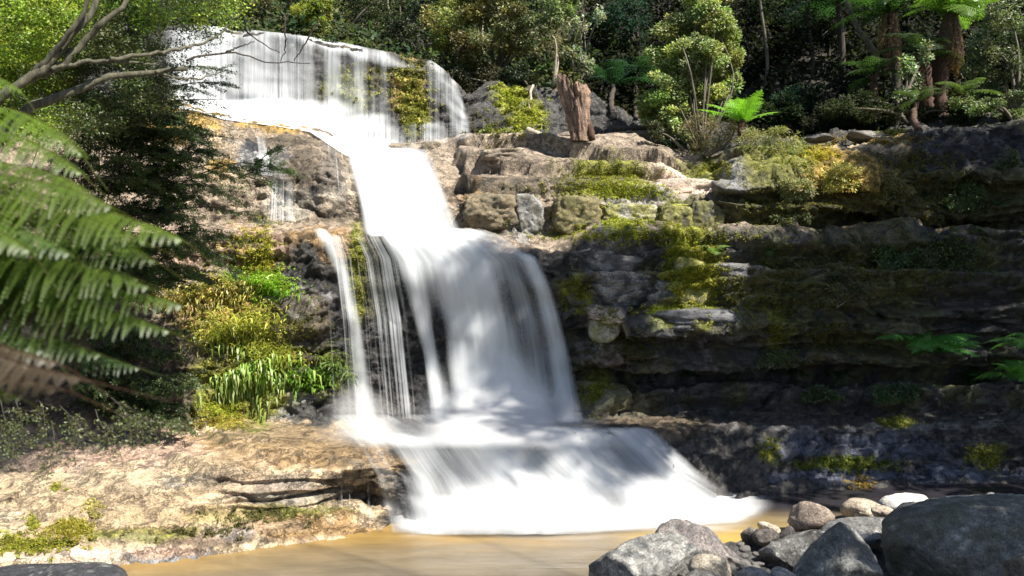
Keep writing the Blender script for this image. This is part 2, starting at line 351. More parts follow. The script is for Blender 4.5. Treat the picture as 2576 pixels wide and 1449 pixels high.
# ---- rock colour, plus a light rim and a bluish sheen, painted on the surface as patches with ragged edges
CL = dict(sand=(.52, .40, .255), pink=(.45, .31, .225), greytan=(.33, .29, .23), tan=(.29, .225, .16), dark=(.05, .046, .042), black=(.028, .028, .031), umber=(.13, .10, .066),
          olive=(.085, .075, .03), moss=(.19, .19, .028), ygreen=(.27, .28, .03), ochre=(.40, .25, .06), orange=(.30, .19, .085), soil=(.03, .024, .015), grey=(.25, .24, .23), pale=(.66, .52, .41), blue=(.085, .095, .13))
CL = {k: np.array(v) for k, v in CL.items()}
col = np.tile(CL['umber'], (len(p), 1)); wet = np.full(len(p), 0.35)
en = fbm(p * 2.2, 4, 81) ; en2 = fbm(p * 5.0, 3, 91)
def paint(mask, c, w=None):
    global col, wet
    m = np.clip(mask, 0, 1)[:, None]; col = col * (1 - m) + np.asarray(CL[c] if isinstance(c, str) else c) * m
    if w is not None: wet = wet * (1 - m[:, 0]) + w * m[:, 0]
def blob(px, py, rx, ry, ragged=0.8, soft=0.35):
    r = np.sqrt(((px0 - px) / rx) ** 2 + ((py0 - py) / ry) ** 2) + ragged * 0.7 * en + 0.35 * ragged * en2
    return 1 - smooth(1 - soft, 1 + soft, r)
band = lambda a, b: smooth(a - .02, a + .02, vr) * (1 - smooth(b - .02, b + .02, vr))
leftb = 1 - smooth(930, 1000, px0 + 60 * en)
paint(band(0, 1), 'orange', .9)
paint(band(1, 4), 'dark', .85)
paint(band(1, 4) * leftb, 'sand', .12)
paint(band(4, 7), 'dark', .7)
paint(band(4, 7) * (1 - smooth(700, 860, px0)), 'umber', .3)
paint(band(7, 8), 'tan', .45)
paint(band(8, 11) * (1 - smooth(1760, 1830, px0)), 'tan', .25)
paint(band(8, 11) * smooth(1790, 1850, px0 + 20 * en), 'olive', .4)
paint(band(11, 12), 'dark', .6)
paint(smooth(12.0, 12.4, vr), 'soil', .1)
paint(band(7, 8) * smooth(1850, 2000, px0), 'umber', .6)
# lower left shelf
paint(blob(220, 1120, 330, 55), 'pink', .1); paint(blob(760, 1120, 210, 60), 'orange', .85); paint(blob(690, 1090, 130, 30), 'umber', .9)
paint(blob(860, 1160, 160, 30), 'orange', .95); paint(blob(700, 1235, 110, 42, .4), 'greytan', .25); paint(blob(880, 1220, 90, 50), 'umber', .8)
paint(blob(520, 1215, 110, 30), 'greytan', .2); paint(blob(660, 1300, 190, 26), 'moss', .4); paint(blob(780, 1330, 200, 30), 'orange', .8)
paint(blob(560, 1360, 130, 20), 'umber', .7); paint(blob(590, 1345, 50, 14), 'grey', .5); paint(blob(350, 1345, 160, 16), 'moss', .3)
paint(blob(60, 1370, 120, 26), 'moss', .2); paint(blob(150, 1400, 180, 24, .4), 'pale', .1); paint(blob(430, 1400, 120, 20), 'grey', .5); paint(blob(420, 1385, 90, 14), 'pink', .4)
paint(0.3 * smooth(.15, .5, fbm(p * np.array([1.2, 1.2, 6]), 4, 101)) * ls, 'greytan'); paint(0.35 * smooth(.25, .6, fbm(p * np.array([.4, .4, 3]), 3, 103)) * ls, 'pink')
paint(0.6 * smooth(.0, .5, fbm(p * np.array([.4, .4, 4]), 3, 105)) * ls, (.36, .25, .135))
paint(blob(720, 1025, 130, 34), 'grey', .7); paint(blob(820, 1040, 100, 26), 'dark', .9)
# main cliff, left part
for (a, b, rx, ry, c, w) in [(640, 640, 60, 70, 'ochre', .2), (690, 620, 90, 40, 'pink', .3), (800, 600, 110, 26, 'orange', .7), (640, 700, 75, 60, 'moss', .2), (560, 780, 100, 60, 'ochre', .2), (660, 870, 90, 90, 'moss', .2), (600, 980, 110, 90, 'moss', .2),
                             (760, 700, 60, 80, 'dark', .8), (745, 745, 80, 18, 'grey', .6), (760, 810, 60, 60, 'umber', .6), (850, 640, 40, 30, 'orange', .8), (930, 700, 50, 90, 'olive', .8), (900, 690, 22, 120, 'moss', .6), (830, 930, 60, 60, 'moss', .7), (470, 690, 120, 90, 'tan', .2), (480, 620, 130, 40, 'pink', .2)]:
    paint(blob(a, b, rx, ry) * (vr < 8.4) * (vr > 3.5), c, w)
# left bulge
for (a, b, rx, ry, c, w) in [(720, 312, 110, 22, 'ochre', .2), (450, 300, 120, 45, 'ochre', .2), (580, 420, 70, 60, 'sand', .2), (640, 400, 60, 50, 'grey', .8), (550, 405, 36, 26, 'ochre', .2), (720, 500, 70, 60, 'greytan', .8), (800, 380, 60, 60, 'tan', .3), (820, 470, 60, 60, 'greytan', .5), (730, 440, 24, 26, 'ygreen', .2), (850, 535, 60, 30, 'umber', .6), (760, 430, 80, 60, 'umber', .7), (690, 400, 40, 60, (.20, .18, .165), .8), (830, 400, 30, 70, (.17, .14, .11), .7), (700, 350, 90, 16, 'umber', .6), (790, 480, 16, 12, 'black', .5), (633, 365, 22, 12, 'black', .8)]:
    paint(blob(a, b, rx, ry) * (vr > 8) * (vr < 11.4), c, w)
# slab and block row
for (a, b, rx, ry, c, w) in [(1300, 380, 260, 50, (.31, .245, .18), .15), (1400, 430, 200, 30, (.27, .21, .15), .3), (1540, 440, 110, 30, 'moss', .2), (1560, 478, 110, 22, 'ygreen', .2), (1480, 470, 140, 22, 'olive', .3), (1250, 480, 130, 16, 'umber', .5), (1200, 500, 60, 16, 'orange', .5),
                             (1720, 470, 110, 38, 'pale', .1), (1600, 510, 120, 24, (.30, .27, .24), .6), (1570, 560, 70, 32, 'ygreen', .3), (1430, 545, 60, 44, 'olive', .4), (1240, 540, 60, 40, 'umber', .5), (1320, 560, 40, 40, 'grey', .6), (1690, 555, 36, 40, 'ygreen', .3), (1770, 560, 50, 50, 'moss', .3), (1780, 420, 60, 22, 'moss', .2), (1600, 594, 220, 9, 'moss', .3)]:
    paint(blob(a, b, rx, ry) * (vr > 7.2) * (vr < 10.6), c, w)
# main cliff, right part
for (a, b, rx, ry, c, w) in [(1740, 690, 90, 90, 'moss', .3), (1720, 640, 50, 50, 'ygreen', .2), (1750, 730, 60, 50, 'ygreen', .2), (1710, 780, 90, 14, 'ygreen', .3), (1450, 740, 40, 50, 'moss', .3), (1520, 820, 45, 40, 'pale', .5), (1530, 660, 70, 60, 'grey', .7), (1560, 720, 60, 40, 'grey', .7), (1600, 880, 60, 40, 'olive', .5), (1560, 895, 110, 22, 'umber', .4),
                             (1500, 985, 50, 45, 'moss', .5), (1560, 1020, 60, 30, 'umber', .5), (1950, 720, 130, 90, 'olive', .3), (2150, 680, 200, 90, 'olive', .3), (1950, 830, 30, 60, 'moss', .4), (2100, 850, 60, 50, 'olive', .4), (1860, 680, 60, 18, 'grey', .6)]:
    paint(blob(a, b, rx, ry) * (vr > 3.6) * (vr < 7.3), c, w)
paint(0.8 * smooth(.1, .5, fbm(p * 1.6, 4, 111)) * band(4, 7) * smooth(1350, 1500, px0), 'olive')
paint(0.4 * smooth(.25, .55, fbm(p * 2.6, 4, 113)) * band(4, 7) * smooth(1350, 1500, px0) * (1 - .8 * smooth(1700, 1900, px0)), 'grey')
paint(0.6 * smooth(.0, .4, fbm(p * np.array([1.3, 1.3, .8]), 4, 115)) * band(4, 11) * smooth(1750, 1900, px0), (.095, .10, .028))
# right lower ledge and rim
paint(.75 * band(2.9, 3.3) * smooth(1640, 1720, px0) * smooth(-.35, .2, en), (.19, .18, .17), .7)  # light rim along the ledge lip, painted in as a pale band
for (a, b, rx, ry, c, w) in [(1700, 1085, 130, 20, 'umber', .8), (1935, 1135, 30, 28, 'moss', .3), (2130, 1165, 120, 18, 'moss', .3), (2260, 1060, 50, 18, 'moss', .3), (2480, 1150, 40, 30, 'moss', .3), (2010, 1125, 80, 30, 'blue', .9), (2220, 1125, 150, 34, 'blue', .9), (2430, 1190, 160, 24, 'blue', .95), (2100, 1200, 160, 20, 'blue', .95), (1650, 1060, 120, 14, 'umber', .9)]:  # blue patches paint the bluish wet sheen into the rock colour
    paint(blob(a, b, rx, ry) * (vr < 5) * (vr > 1), c, w)
for (a, b, rx, ry, c, w) in [(2070, 385, 40, 26, 'ochre', .1), (2190, 355, 130, 16, 'ochre', .1), (2200, 370, 120, 20, 'sand', .2), (2110, 440, 90, 50, 'ochre', .2), (2450, 360, 200, 60, 'black', .35), (1845, 440, 26, 50, 'grey', .8), (1960, 400, 90, 70, 'moss', .2)]:
    paint(blob(a, b, rx, ry) * (vr > 8) * (vr < 11), c, w)
# wall right of the upper fall, moss windows behind the curtain
for (a, b, rx, ry, c, w) in [(1290, 240, 45, 36, 'ygreen', .3), (1325, 295, 50, 34, 'ygreen', .3), (1030, 240, 50, 70, 'ochre', .4), (1040, 290, 40, 40, 'moss', .4), (880, 230, 60, 50, 'moss', .5), (940, 200, 40, 40, 'olive', .5), (1040, 180, 50, 20, 'olive', .5)]:
    paint(blob(a, b, rx, ry) * (vr > 10.8) * (vr < 13), c, w)
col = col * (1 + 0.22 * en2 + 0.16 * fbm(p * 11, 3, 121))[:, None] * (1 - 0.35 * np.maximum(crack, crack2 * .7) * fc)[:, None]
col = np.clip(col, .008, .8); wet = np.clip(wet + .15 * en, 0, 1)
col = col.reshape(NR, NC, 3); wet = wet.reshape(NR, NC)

cut = np.concatenate([[0], np.cumsum(ROWS)])
TERR = []
for nm, a, b in (('lower_rock_shelf', 0, 4), ('main_cliff', 4, 7), ('middle_rock_ledge', 7, 10), ('upper_cliff', 10, 13), ('forest_slope', 13, 15)):
    r0, r1 = cut[a], cut[b] + 1
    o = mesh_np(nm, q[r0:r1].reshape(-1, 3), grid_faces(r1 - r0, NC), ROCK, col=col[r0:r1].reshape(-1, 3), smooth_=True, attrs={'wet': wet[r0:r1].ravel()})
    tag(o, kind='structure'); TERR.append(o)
shelf_ob, cliff_ob, ledge_ob, upper_ob, slope_ob = TERR

# ---- the stream bed, the gravel bar at the right and the near banks
bx = np.linspace(-14, 14, 260); by = np.linspace(-6, 13.2, 200)
X, Y = np.meshgrid(bx, by)
barline = np.array([PZ(a, b, 0)[:2] for a, b in [(1440, 1500), (1500, 1449), (1640, 1400), (1860, 1348), (1985, 1325), (2120, 1308), (2345, 1300), (2576, 1290), (3000, 1280)]])
bar_y = np.interp(X, barline[:, 0], barline[:, 1], left=-3); bar_y = np.where(X < barline[0, 0], -9, bar_y)
s = bar_y - Y                                            # >0 inside the bar
zb = -0.55 + 0.75 * smooth(-0.5, 0.7, s) * (Y > 3)
nearb = (1 - smooth(2.0, 4.6, Y)); zb = np.maximum(zb, -0.55 + 2.5 * nearb)
lb = 1 - smooth(-1.1, -0.66, (X + 0.35) / np.maximum(Y, 1.0) + 0.0)   # left bank outside the view
zb = np.maximum(zb, -0.55 + lb * (2.0 + 0.12 * np.maximum(0, -X - 5)) * (1 - 0.5 * smooth(7, 11, Y)))
pts = np.stack([X, Y, zb], -1).reshape(-1, 3)
pts[:, 2] += 0.07 * fbm(pts * 1.3, 3, 131) + 0.03 * fbm(pts * 5, 2, 133)
bc = np.where((zb.ravel() < -0.1)[:, None], np.array([.30, .20, .09]), np.array([.07, .065, .06])) * (1 + .3 * fbm(pts * 4, 3, 135))[:, None]
bed = mesh_np('stream_bed', pts, grid_faces(len(by), len(bx)), ROCK, col=bc, smooth_=True, attrs={'wet': np.full(len(pts), .3)}); tag(bed, kind='structure')

bpy.context.view_layer.update()
DG = bpy.context.evaluated_depsgraph_get()
BV = [BVHTree.FromObject(o, DG) for o in TERR]
BED = BVHTree.FromObject(bed, DG)
def hit(px, py, trees=None):
    r = unit(ray(px, py)); best = None
    for t in (trees or BV):
        loc, no, _, dist = t.ray_cast(Vector(CAM), Vector(r))
        if loc is not None and (best is None or dist < best[2]): best = (np.array(loc), np.array(no), dist)
    if best is None: return P(px, py, 20.0), np.array([0, -1.0, 0])
    n = best[1]
    if np.dot(n, r) > 0: n = -n
    return best[0], n
# ------------------------------------------------------------------ loose stones and boulders
def ico(sub):
    bm = bmesh.new(); bmesh.ops.create_icosphere(bm, subdivisions=sub, radius=1.0)
    v = np.array([x.co[:] for x in bm.verts]); f = np.array([[l.index for l in g.verts] for g in bm.faces]); bm.free(); return v, f
ICO = {k: ico(k) for k in (2, 3, 4, 5)}
def boulder_shape(seed, sub=4, planes=12, round_=0.16, rough=0.05, flat_top=None, box=0.0):
    rng = np.random.default_rng(seed); d, f = ICO[sub]
    n = unit(rng.normal(size=(planes, 3))); h = rng.uniform(0.5, 0.95, planes)
    if box:
        n = np.concatenate([n, [[1, 0, .1], [-1, .05, 0], [0, 1, .1], [.05, -1, 0], [.05, 0, 1], [0, 0, -1]]]); h = np.concatenate([h + box, np.full(6, .72)])
    if flat_top is not None: n = np.concatenate([n, unit([flat_top[:3]])]); h = np.concatenate([h, [flat_top[3]]])
    n = unit(n); c = np.maximum(d @ n.T, 1e-3) / h
    k = 1.0 / round_ * 2; r = (np.sum(c ** k, 1) + 1.0 ** k * .6) ** (-1 / k)
    v = d * r[:, None]
    c1_, c2_, cv_ = cells(v * 2.6 + seed, seed)
    v += d * (rough * fbm(v * 2.2, 4, seed) + rough * .6 * fbm(v * 7, 4, seed + 9, .6) + rough * .8 * (cv_ - .5) * smooth(0, .25, c2_ - c1_))[:, None]
    v = v / np.array([np.ptp(v[:, 0]), np.ptp(v[:, 1]), np.ptp(v[:, 2])]); v -= (v.max(0) + v.min(0)) / 2
    return v, f                                       # fits a unit box
def fit_box(v, base, box):
    """scale and shift a stone until it covers the given photo box from the camera"""
    v = v.copy(); base = np.array(base, float); x0, y0, x1, y1 = box
    for _ in range(4):
        a, b = proj(v + base); s = (base[1]) / FPX
        kx = np.clip((x1 - x0) / np.ptp(a), .7, 1.4); kz = np.clip((y1 - y0) / np.ptp(b), .6, 1.5)
        v[:, 0] *= kx; v[:, 2] *= kz; v[:, 1] *= (kx * kz) ** .25
        a, b = proj(v + base); base[0] += ((x0 + x1) / 2 - (a.max() + a.min()) / 2) * s; base[2] -= ((y0 + y1) / 2 - (b.max() + b.min()) / 2) * s
    return v, base
def boulder(name, label, box, d, c, seed, roll=0, depth=None, sub=4, planes=12, cat='boulder', group=None, round_=0.16, rough=0.05, c2=None, wet=.25, flat_top=None, sink=.0, yaw=0, parent=None, boxy=0.0):
    """box: x0,y0,x1,y1 in photo pixels at its front; d: distance"""
    x0, y0, x1, y1 = box
    v, f = boulder_shape(seed, sub, planes, round_, rough, flat_top, boxy)
    w = (x1 - x0) * d / FPX; h = (y1 - y0) * d / FPX
    dp = depth if depth else 0.8 * w
    cr, sr = math.cos(math.radians(roll)), math.sin(math.radians(roll))
    if roll:                                          # long lean inside the same outline
        k = np.array([[cr, 0, sr], [0, 1, 0], [-sr, 0, cr]]); v = v * np.array([1.25, 1, .8]); v = v @ k.T
        v = v / np.ptp(v, 0); v -= (v.max(0) + v.min(0)) / 2
    v = v * np.array([w, dp, h])
    cy, sy = math.cos(math.radians(yaw)), math.sin(math.radians(yaw))
    ctr = P((x0 + x1) / 2, (y0 + y1) / 2, d + dp * .35)
    s = fbm(v * 5 / max(w, .3) * .6, 4, seed + 31); s2 = fbm(v * 16, 3, seed + 33)
    s3 = fbm(v * 45, 2, seed + 37); cc = np.array(c) * (1 + .35 * s2 + .25 * s + .3 * s3)[:, None]
    if c2 is not None: m = smooth(-.05, .3, s + .45 * s2)[:, None]; cc = cc * (1 - m) + np.array(c2) * m
    base = ctr - np.array([0, 0, h / 2])
    v = v + np.array([0, 0, h / 2])
    if parent is None: v, base = fit_box(v, base, box)
    o = mesh_np(name, v, f, STONE, col=np.clip(cc, .01, .8), smooth_=True, attrs={'wet': np.full(len(v), wet)})
    o.location = base
    if parent is None: tag(o, label, cat, group)
    else: o.location = base - np.array(parent.location); o.parent = parent
    return o
G1 = (.10, .105, .10); G2 = (.17, .165, .15); TAN = (.30, .25, .19)
B = boulder
B('boulder', 'brown pitted round boulder with a dark hollow beside the foam', (1980, 1260, 2101, 1337), 9.7, (.30, .235, .185), 15, sub=4, planes=8, round_=.5, rough=.06, c2=(.20, .15, .12))
B('boulder', 'tan rounded boulder between the brown boulder and the white boulder', (2112, 1252, 2226, 1312), 10.2, (.42, .35, .26), 17, planes=8, round_=.42, c2=(.33, .26, .19))
B('boulder', 'white sunlit boulder standing tallest at the back of the stone pile', (2208, 1239, 2341, 1302), 10.9, (.62, .60, .55), 19, planes=8, round_=.35, c2=(.52, .49, .43))
B('boulder', 'cream stone leaning on the front of the white boulder', (2254, 1262, 2338, 1308), 10.3, (.52, .45, .36), 21, planes=8, round_=.35)
B('boulder', 'small beige pointed stone in front of the cream stone', (2190, 1270, 2262, 1318), 9.6, (.40, .32, .24), 23, planes=9, round_=.3, roll=20)
B('boulder', 'pale cream stone at the water edge behind the dark cobbles', (1904, 1311, 1964, 1350), 9.7, (.46, .40, .30), 29, planes=8, round_=.45, sub=3)
B('boulder', 'grey brown cobble at the water edge, leftmost of the small dark stones', (1862, 1324, 1910, 1372), 9.0, (.15, .14, .12), 31, planes=9, sub=3)
B('boulder', 'dark brown glossy cobble below the pale cream stone', (1892, 1328, 1962, 1376), 8.8, (.085, .07, .06), 33, planes=9, sub=4, wet=.6)
B('boulder', 'black wet stone tucked under the brown pitted boulder', (1955, 1322, 2000, 1362), 9.1, (.06, .05, .045), 35, planes=9, sub=3, wet=.6)
B('boulder', 'tan wedge stone at the foot of the speckled boulder', (1730, 1392, 1842, 1462), 7.5, (.30, .26, .20), 41, roll=24, planes=9)
B('boulder', 'pale stone slab lying behind the huge dark boulder', (2376, 1246, 2482, 1272), 9.9, (.46, .43, .36), 43, planes=8, round_=.4)
B('boulder', 'small round grey stone perched behind the huge dark boulder', (2474, 1238, 2512, 1262), 9.8, (.30, .29, .28), 45, sub=3, planes=8)
B('boulder', 'white pebble behind the huge dark boulder at its left end', (2345, 1262, 2382, 1285), 9.9, (.48, .46, .43), 47, sub=3, planes=8, round_=.5)
B('boulder', 'brown lichen stone at the bottom right edge under the huge boulder', (2520, 1385, 2660, 1500), 6.6, (.17, .155, .12), 49, planes=9)
B('boulder', 'flat grey stone at the bottom edge below the dark wet boulder', (1838, 1424, 1942, 1490), 7.4, (.22, .21, .21), 51, planes=9, round_=.35)
B('boulder', 'pale grey stone at the bottom edge beside the blue grey boulder', (1938, 1424, 2006, 1470), 7.5, (.34, .33, .31), 53, planes=9, round_=.35, sub=3)
B('boulder', 'dark flat stone at the bottom edge in front of the tan wedge stone', (1708, 1432, 1826, 1500), 7.1, (.09, .085, .08), 55, planes=9, round_=.35)
B('boulder', 'tiny beige stone with white specks between the beige stone and huge boulder', (2240, 1310, 2278, 1336), 9.0, (.36, .32, .27), 59, sub=3, planes=9)
rng = np.random.default_rng(77)
PEB = [mesh_np('pebble', v * 1.0, f, STONE, col=np.array([.19, .18, .165]) * (1 + .3 * fbm(v * 6, 3, k))[:, None], smooth_=True, attrs={'wet': np.full(len(v), .4)}, link=False) for k, (v, f) in enumerate(boulder_shape(500 + k, 2, 8, .4, .04) for k in range(5))]
for k in range(120):
    a = rng.uniform(1720, 2120); b = rng.uniform(1345, 1450)
    if b < 1345 + max(0, (1860 - a)) * .55: continue
    loc, no, _, _ = BED.ray_cast(Vector(CAM), Vector(unit(ray(a, b))))
    if loc is None: continue
    o = place('pebble', PEB[k % 5]); s = rng.uniform(.05, .16)
    o.location = loc + Vector((0, 0, s * .12)); o.rotation_euler = (rng.uniform(-.3, .3), rng.uniform(-.3, .3), rng.uniform(0, 6)); o.scale = (s * rng.uniform(.9, 1.5), s, s * rng.uniform(.5, .8))
    tag(o, 'small grey pebble lying loose between the dark boulders at the water edge', 'pebble', 'pebbles between the boulders')
# the row of cracked blocks under the slab: parts of the middle ledge
for k, (bx_, c, c2) in enumerate([((1168, 490, 1306, 586), (.22, .17, .10), (.12, .10, .06)), ((1296, 492, 1366, 588), (.27, .26, .24), (.14, .13, .10)), ((1390, 494, 1510, 592), (.20, .165, .07), (.13, .12, .035)),
                                  ((1514, 516, 1656, 594), (.24, .23, .06), (.33, .31, .26)), ((1660, 520, 1738, 596), (.22, .21, .05), (.10, .09, .05)), ((1736, 508, 1816, 600), (.17, .16, .05), (.09, .085, .05)),
                                  ((1640, 450, 1818, 512), (.58, .45, .35), (.48, .37, .28)), ((1210, 376, 1330, 410), (.30, .24, .18), (.20, .16, .11)), ((1060, 356, 1120, 392), (.26, .21, .15), (.18, .15, .10)), ((980, 360, 1050, 390), (.27, .22, .16), (.18, .14, .09))]):
    dd = hit((bx_[0] + bx_[2]) / 2, (bx_[1] + bx_[3]) / 2)[0][1]; low = k < 6; bx_ = (bx_[0] - 5, bx_[1] - 6, bx_[2] + 5, bx_[3] + 4) if low else bx_
    B('rock_block', None, bx_, dd - (.20 if low else -.02), c, 600 + k, planes=7, sub=5 if low else 4, round_=.07, rough=.10, c2=c2, wet=.3, depth=(bx_[2] - bx_[0]) * dd / FPX * (.75 if low else .8), parent=ledge_ob, boxy=.22)
# stones of the main cliff and lower ledge that stand proud
for k, (bx_, c, c2) in enumerate([((1478, 776, 1562, 862), (.42, .39, .30), (.24, .24, .09)), ((1690, 640, 1790, 780), (.22, .21, .03), (.30, .26, .12)), ((1600, 770, 1850, 830), (.06, .06, .065), (.12, .12, .12)), ((1800, 660, 1896, 700), (.16, .15, .16), (.10, .10, .09)), ((1470, 880, 1570, 920), (.16, .12, .09), (.09, .07, .05)),
                                  ((1440, 970, 1600, 1050), (.13, .12, .055), (.20, .18, .12)), ((700, 735, 820, 830), (.12, .10, .07), (.19, .17, .15)), ((1430, 620, 1620, 700), (.075, .07, .07), (.16, .155, .15)), ((1400, 690, 1500, 780), (.08, .08, .045), (.16, .16, .03)), ((1620, 700, 1700, 770), (.10, .10, .09), (.2, .19, .16))]):
    dd = hit((bx_[0] + bx_[2]) / 2, (bx_[1] + bx_[3]) / 2)[0][1]
    B('rock_block', None, bx_, dd + .02, c, 650 + k, planes=11, sub=4, round_=.14, rough=.08, c2=c2, wet=.45, depth=(bx_[2] - bx_[0]) * dd / FPX * .7, parent=cliff_ob, boxy=.1)
for k, (bx_, c, c2, lab) in enumerate([((2015, 335, 2100, 362), (.10, .09, .08), (.06, .055, .05), 'dark rounded stone under the ferns left of its round twin on the rim'), ((2128, 328, 2240, 362), (.17, .155, .13), (.10, .09, .08), 'grey rounded stone in the shade behind the golden rim'), 
                                       ((1400, 330, 1450, 358), (.25, .20, .15), (.15, .12, .09), 'brown knobbly stone at the foot of the stump')]):
    B('boulder', lab, bx_, 18.0 if k > 1 else 16.6, c, 700 + k, planes=10, c2=c2)
def outline_boulder(label, poly, d, depth, c, c2, seed, facets=9, wet=.25, rough=.035, sub=5, cutp=(74, 90)):
    """a boulder whose front outline is the given polygon (photo pixels at distance d), with real depth and broken flat faces"""
    rng = np.random.default_rng(seed); pl = P(np.array([a for a, b in poly]), np.array([b for a, b in poly]), d)
    ctr = np.array([(pl[:, 0].max() + pl[:, 0].min()) / 2, d, (pl[:, 2].max() + pl[:, 2].min()) / 2]); q_ = pl - ctr
    pp = np.concatenate([q_[:, [0, 2]], q_[:1, [0, 2]]]); den = np.concatenate([pp[k] + (pp[k + 1] - pp[k]) * np.linspace(0, 1, 30, endpoint=False)[:, None] for k in range(len(pp) - 1)])
    th = np.arctan2(den[:, 1], den[:, 0]); rr = np.hypot(den[:, 0], den[:, 1]); o_ = np.argsort(th); th = th[o_]; rr = rr[o_]
    v, f = ICO[sub]; t = np.arctan2(v[:, 2], v[:, 0]); R = np.interp(t, np.concatenate([th - 2 * PI, th, th + 2 * PI]), np.tile(rr, 3))
    rho = np.hypot(v[:, 0], v[:, 2]); k = rho ** .75
    w = np.stack([R * np.cos(t) * k, depth * .5 * np.sign(v[:, 1]) * np.abs(v[:, 1]) ** .8, R * np.sin(t) * k], -1)
    ext = np.array([np.abs(q_[:, 0]).max(), depth * .5, np.abs(q_[:, 2]).max()])
    for j in range(facets):
        n_ = unit(rng.normal(size=3) * np.array([1, .9, 1])); n_[1] = -abs(n_[1]) - .25; n_ = unit(n_ / ext); proj_ = w @ n_; h = np.percentile(proj_, rng.uniform(*cutp))
        w = w - n_ * (np.maximum(0, proj_ - h) * .92)[:, None]
    sc = ext.min(); dn = unit(w / ext); c1_, c2_, cv_ = cells(w * (1.3 / sc) + seed, seed)
    w = w + dn * (rough * sc * (1.3 * fbm(w * 1.3 / sc, 4, seed) + .8 * fbm(w * 5 / sc, 4, seed + 5, .65) + .9 * (cv_ - .5) * smooth(0, .2, c2_ - c1_)))[:, None]
    s = fbm(w * 2.2, 4, seed + 31); s2 = fbm(w * 9, 3, seed + 33); s3 = fbm(w * 34, 2, seed + 35)
    cc = np.array(c) * (1 + .4 * s2 + .3 * s + .35 * s3)[:, None]; m = smooth(-.05, .3, s + .5 * s2)[:, None]; cc = cc * (1 - m) + np.array(c2) * m * (1 + .3 * s3)[:, None]
    lich = (s3 > .42)[:, None] * (s2 > 0)[:, None]; cc = np.where(lich, cc * .4 + .6 * np.array([.32, .33, .29]), cc)
    base = ctr - np.array([0, 0, ext[2]]); base[1] += depth * .3
    pa = np.array(poly, float); w, base = fit_box(w + np.array([0, 0, ext[2]]), base, (pa[:, 0].min(), pa[:, 1].min(), pa[:, 0].max(), pa[:, 1].max()))
    o = mesh_np('boulder', w, f, STONE, col=np.clip(cc, .01, .8), smooth_=True, attrs={'wet': np.full(len(w), wet)}); o.location = base
    return tag(o, label, 'boulder')
OB = outline_boulder
OB('huge dark grey boulder filling the bottom right corner', [(2230, 1350), (2265, 1312), (2330, 1278), (2370, 1258), (2440, 1252), (2530, 1246), (2620, 1240), (2740, 1260), (2790, 1420), (2700, 1540), (2400, 1580), (2235, 1520), (2215, 1410)], 7.4, 1.9, (.135, .135, .12), (.085, .085, .06), 11, sub=5, facets=7, rough=.04, cutp=(82, 94))
OB('blue grey leaning boulder wedged against the huge dark boulder', [(1994, 1462), (2050, 1395), (2110, 1345), (2150, 1318), (2180, 1312), (2212, 1320), (2222, 1345), (2218, 1385), (2205, 1430), (2200, 1480), (2100, 1510), (2000, 1500)], 7.2, .8, (.17, .17, .155), (.095, .095, .085), 13, facets=8)
OB('grey speckled boulder in the left front of the stone pile with a sunlit face', [(1492, 1460), (1540, 1412), (1590, 1375), (1640, 1345), (1662, 1340), (1700, 1352), (1735, 1385), (1760, 1420), (1770, 1480), (1640, 1540), (1480, 1520)], 7.6, .9, (.29, .28, .255), (.12, .12, .115), 39, facets=9, rough=.05)
OB('purple brown sloping boulder with a crack at the left end of the stone pile', [(1638, 1350), (1655, 1320), (1690, 1304), (1725, 1306), (1775, 1322), (1805, 1345), (1845, 1375), (1866, 1412), (1856, 1455), (1740, 1470), (1650, 1420)], 8.3, .9, (.25, .215, .195), (.14, .12, .115), 37, facets=9, rough=.05)
OB('dark wet sloping boulder with a pale streak left of the blue grey boulder', [(1906, 1442), (1920, 1405), (1960, 1370), (2010, 1348), (2050, 1332), (2078, 1335), (2080, 1370), (2060, 1400), (2020, 1430), (1950, 1448)], 8.2, .6, (.15, .145, .135), (.05, .045, .04), 27, facets=8, wet=.7, rough=.05)
OB('smooth grey flat boulder with a wet sheen under the beige stone', [(2064, 1350), (2080, 1320), (2130, 1303), (2200, 1300), (2248, 1308), (2244, 1330), (2190, 1352), (2110, 1374), (2072, 1370)], 8.8, .7, (.20, .195, .185), (.13, .125, .12), 25, facets=4, wet=.7, rough=.015)
OB('low black rock hump in the bottom left corner', [(-160, 1436), (0, 1427), (60, 1425), (120, 1421), (180, 1415), (240, 1417), (285, 1426), (312, 1450), (330, 1520), (-100, 1560)], 6.0, 1.2, (.035, .036, .04), (.05, .05, .055), 57, facets=3, wet=.5, rough=.03)
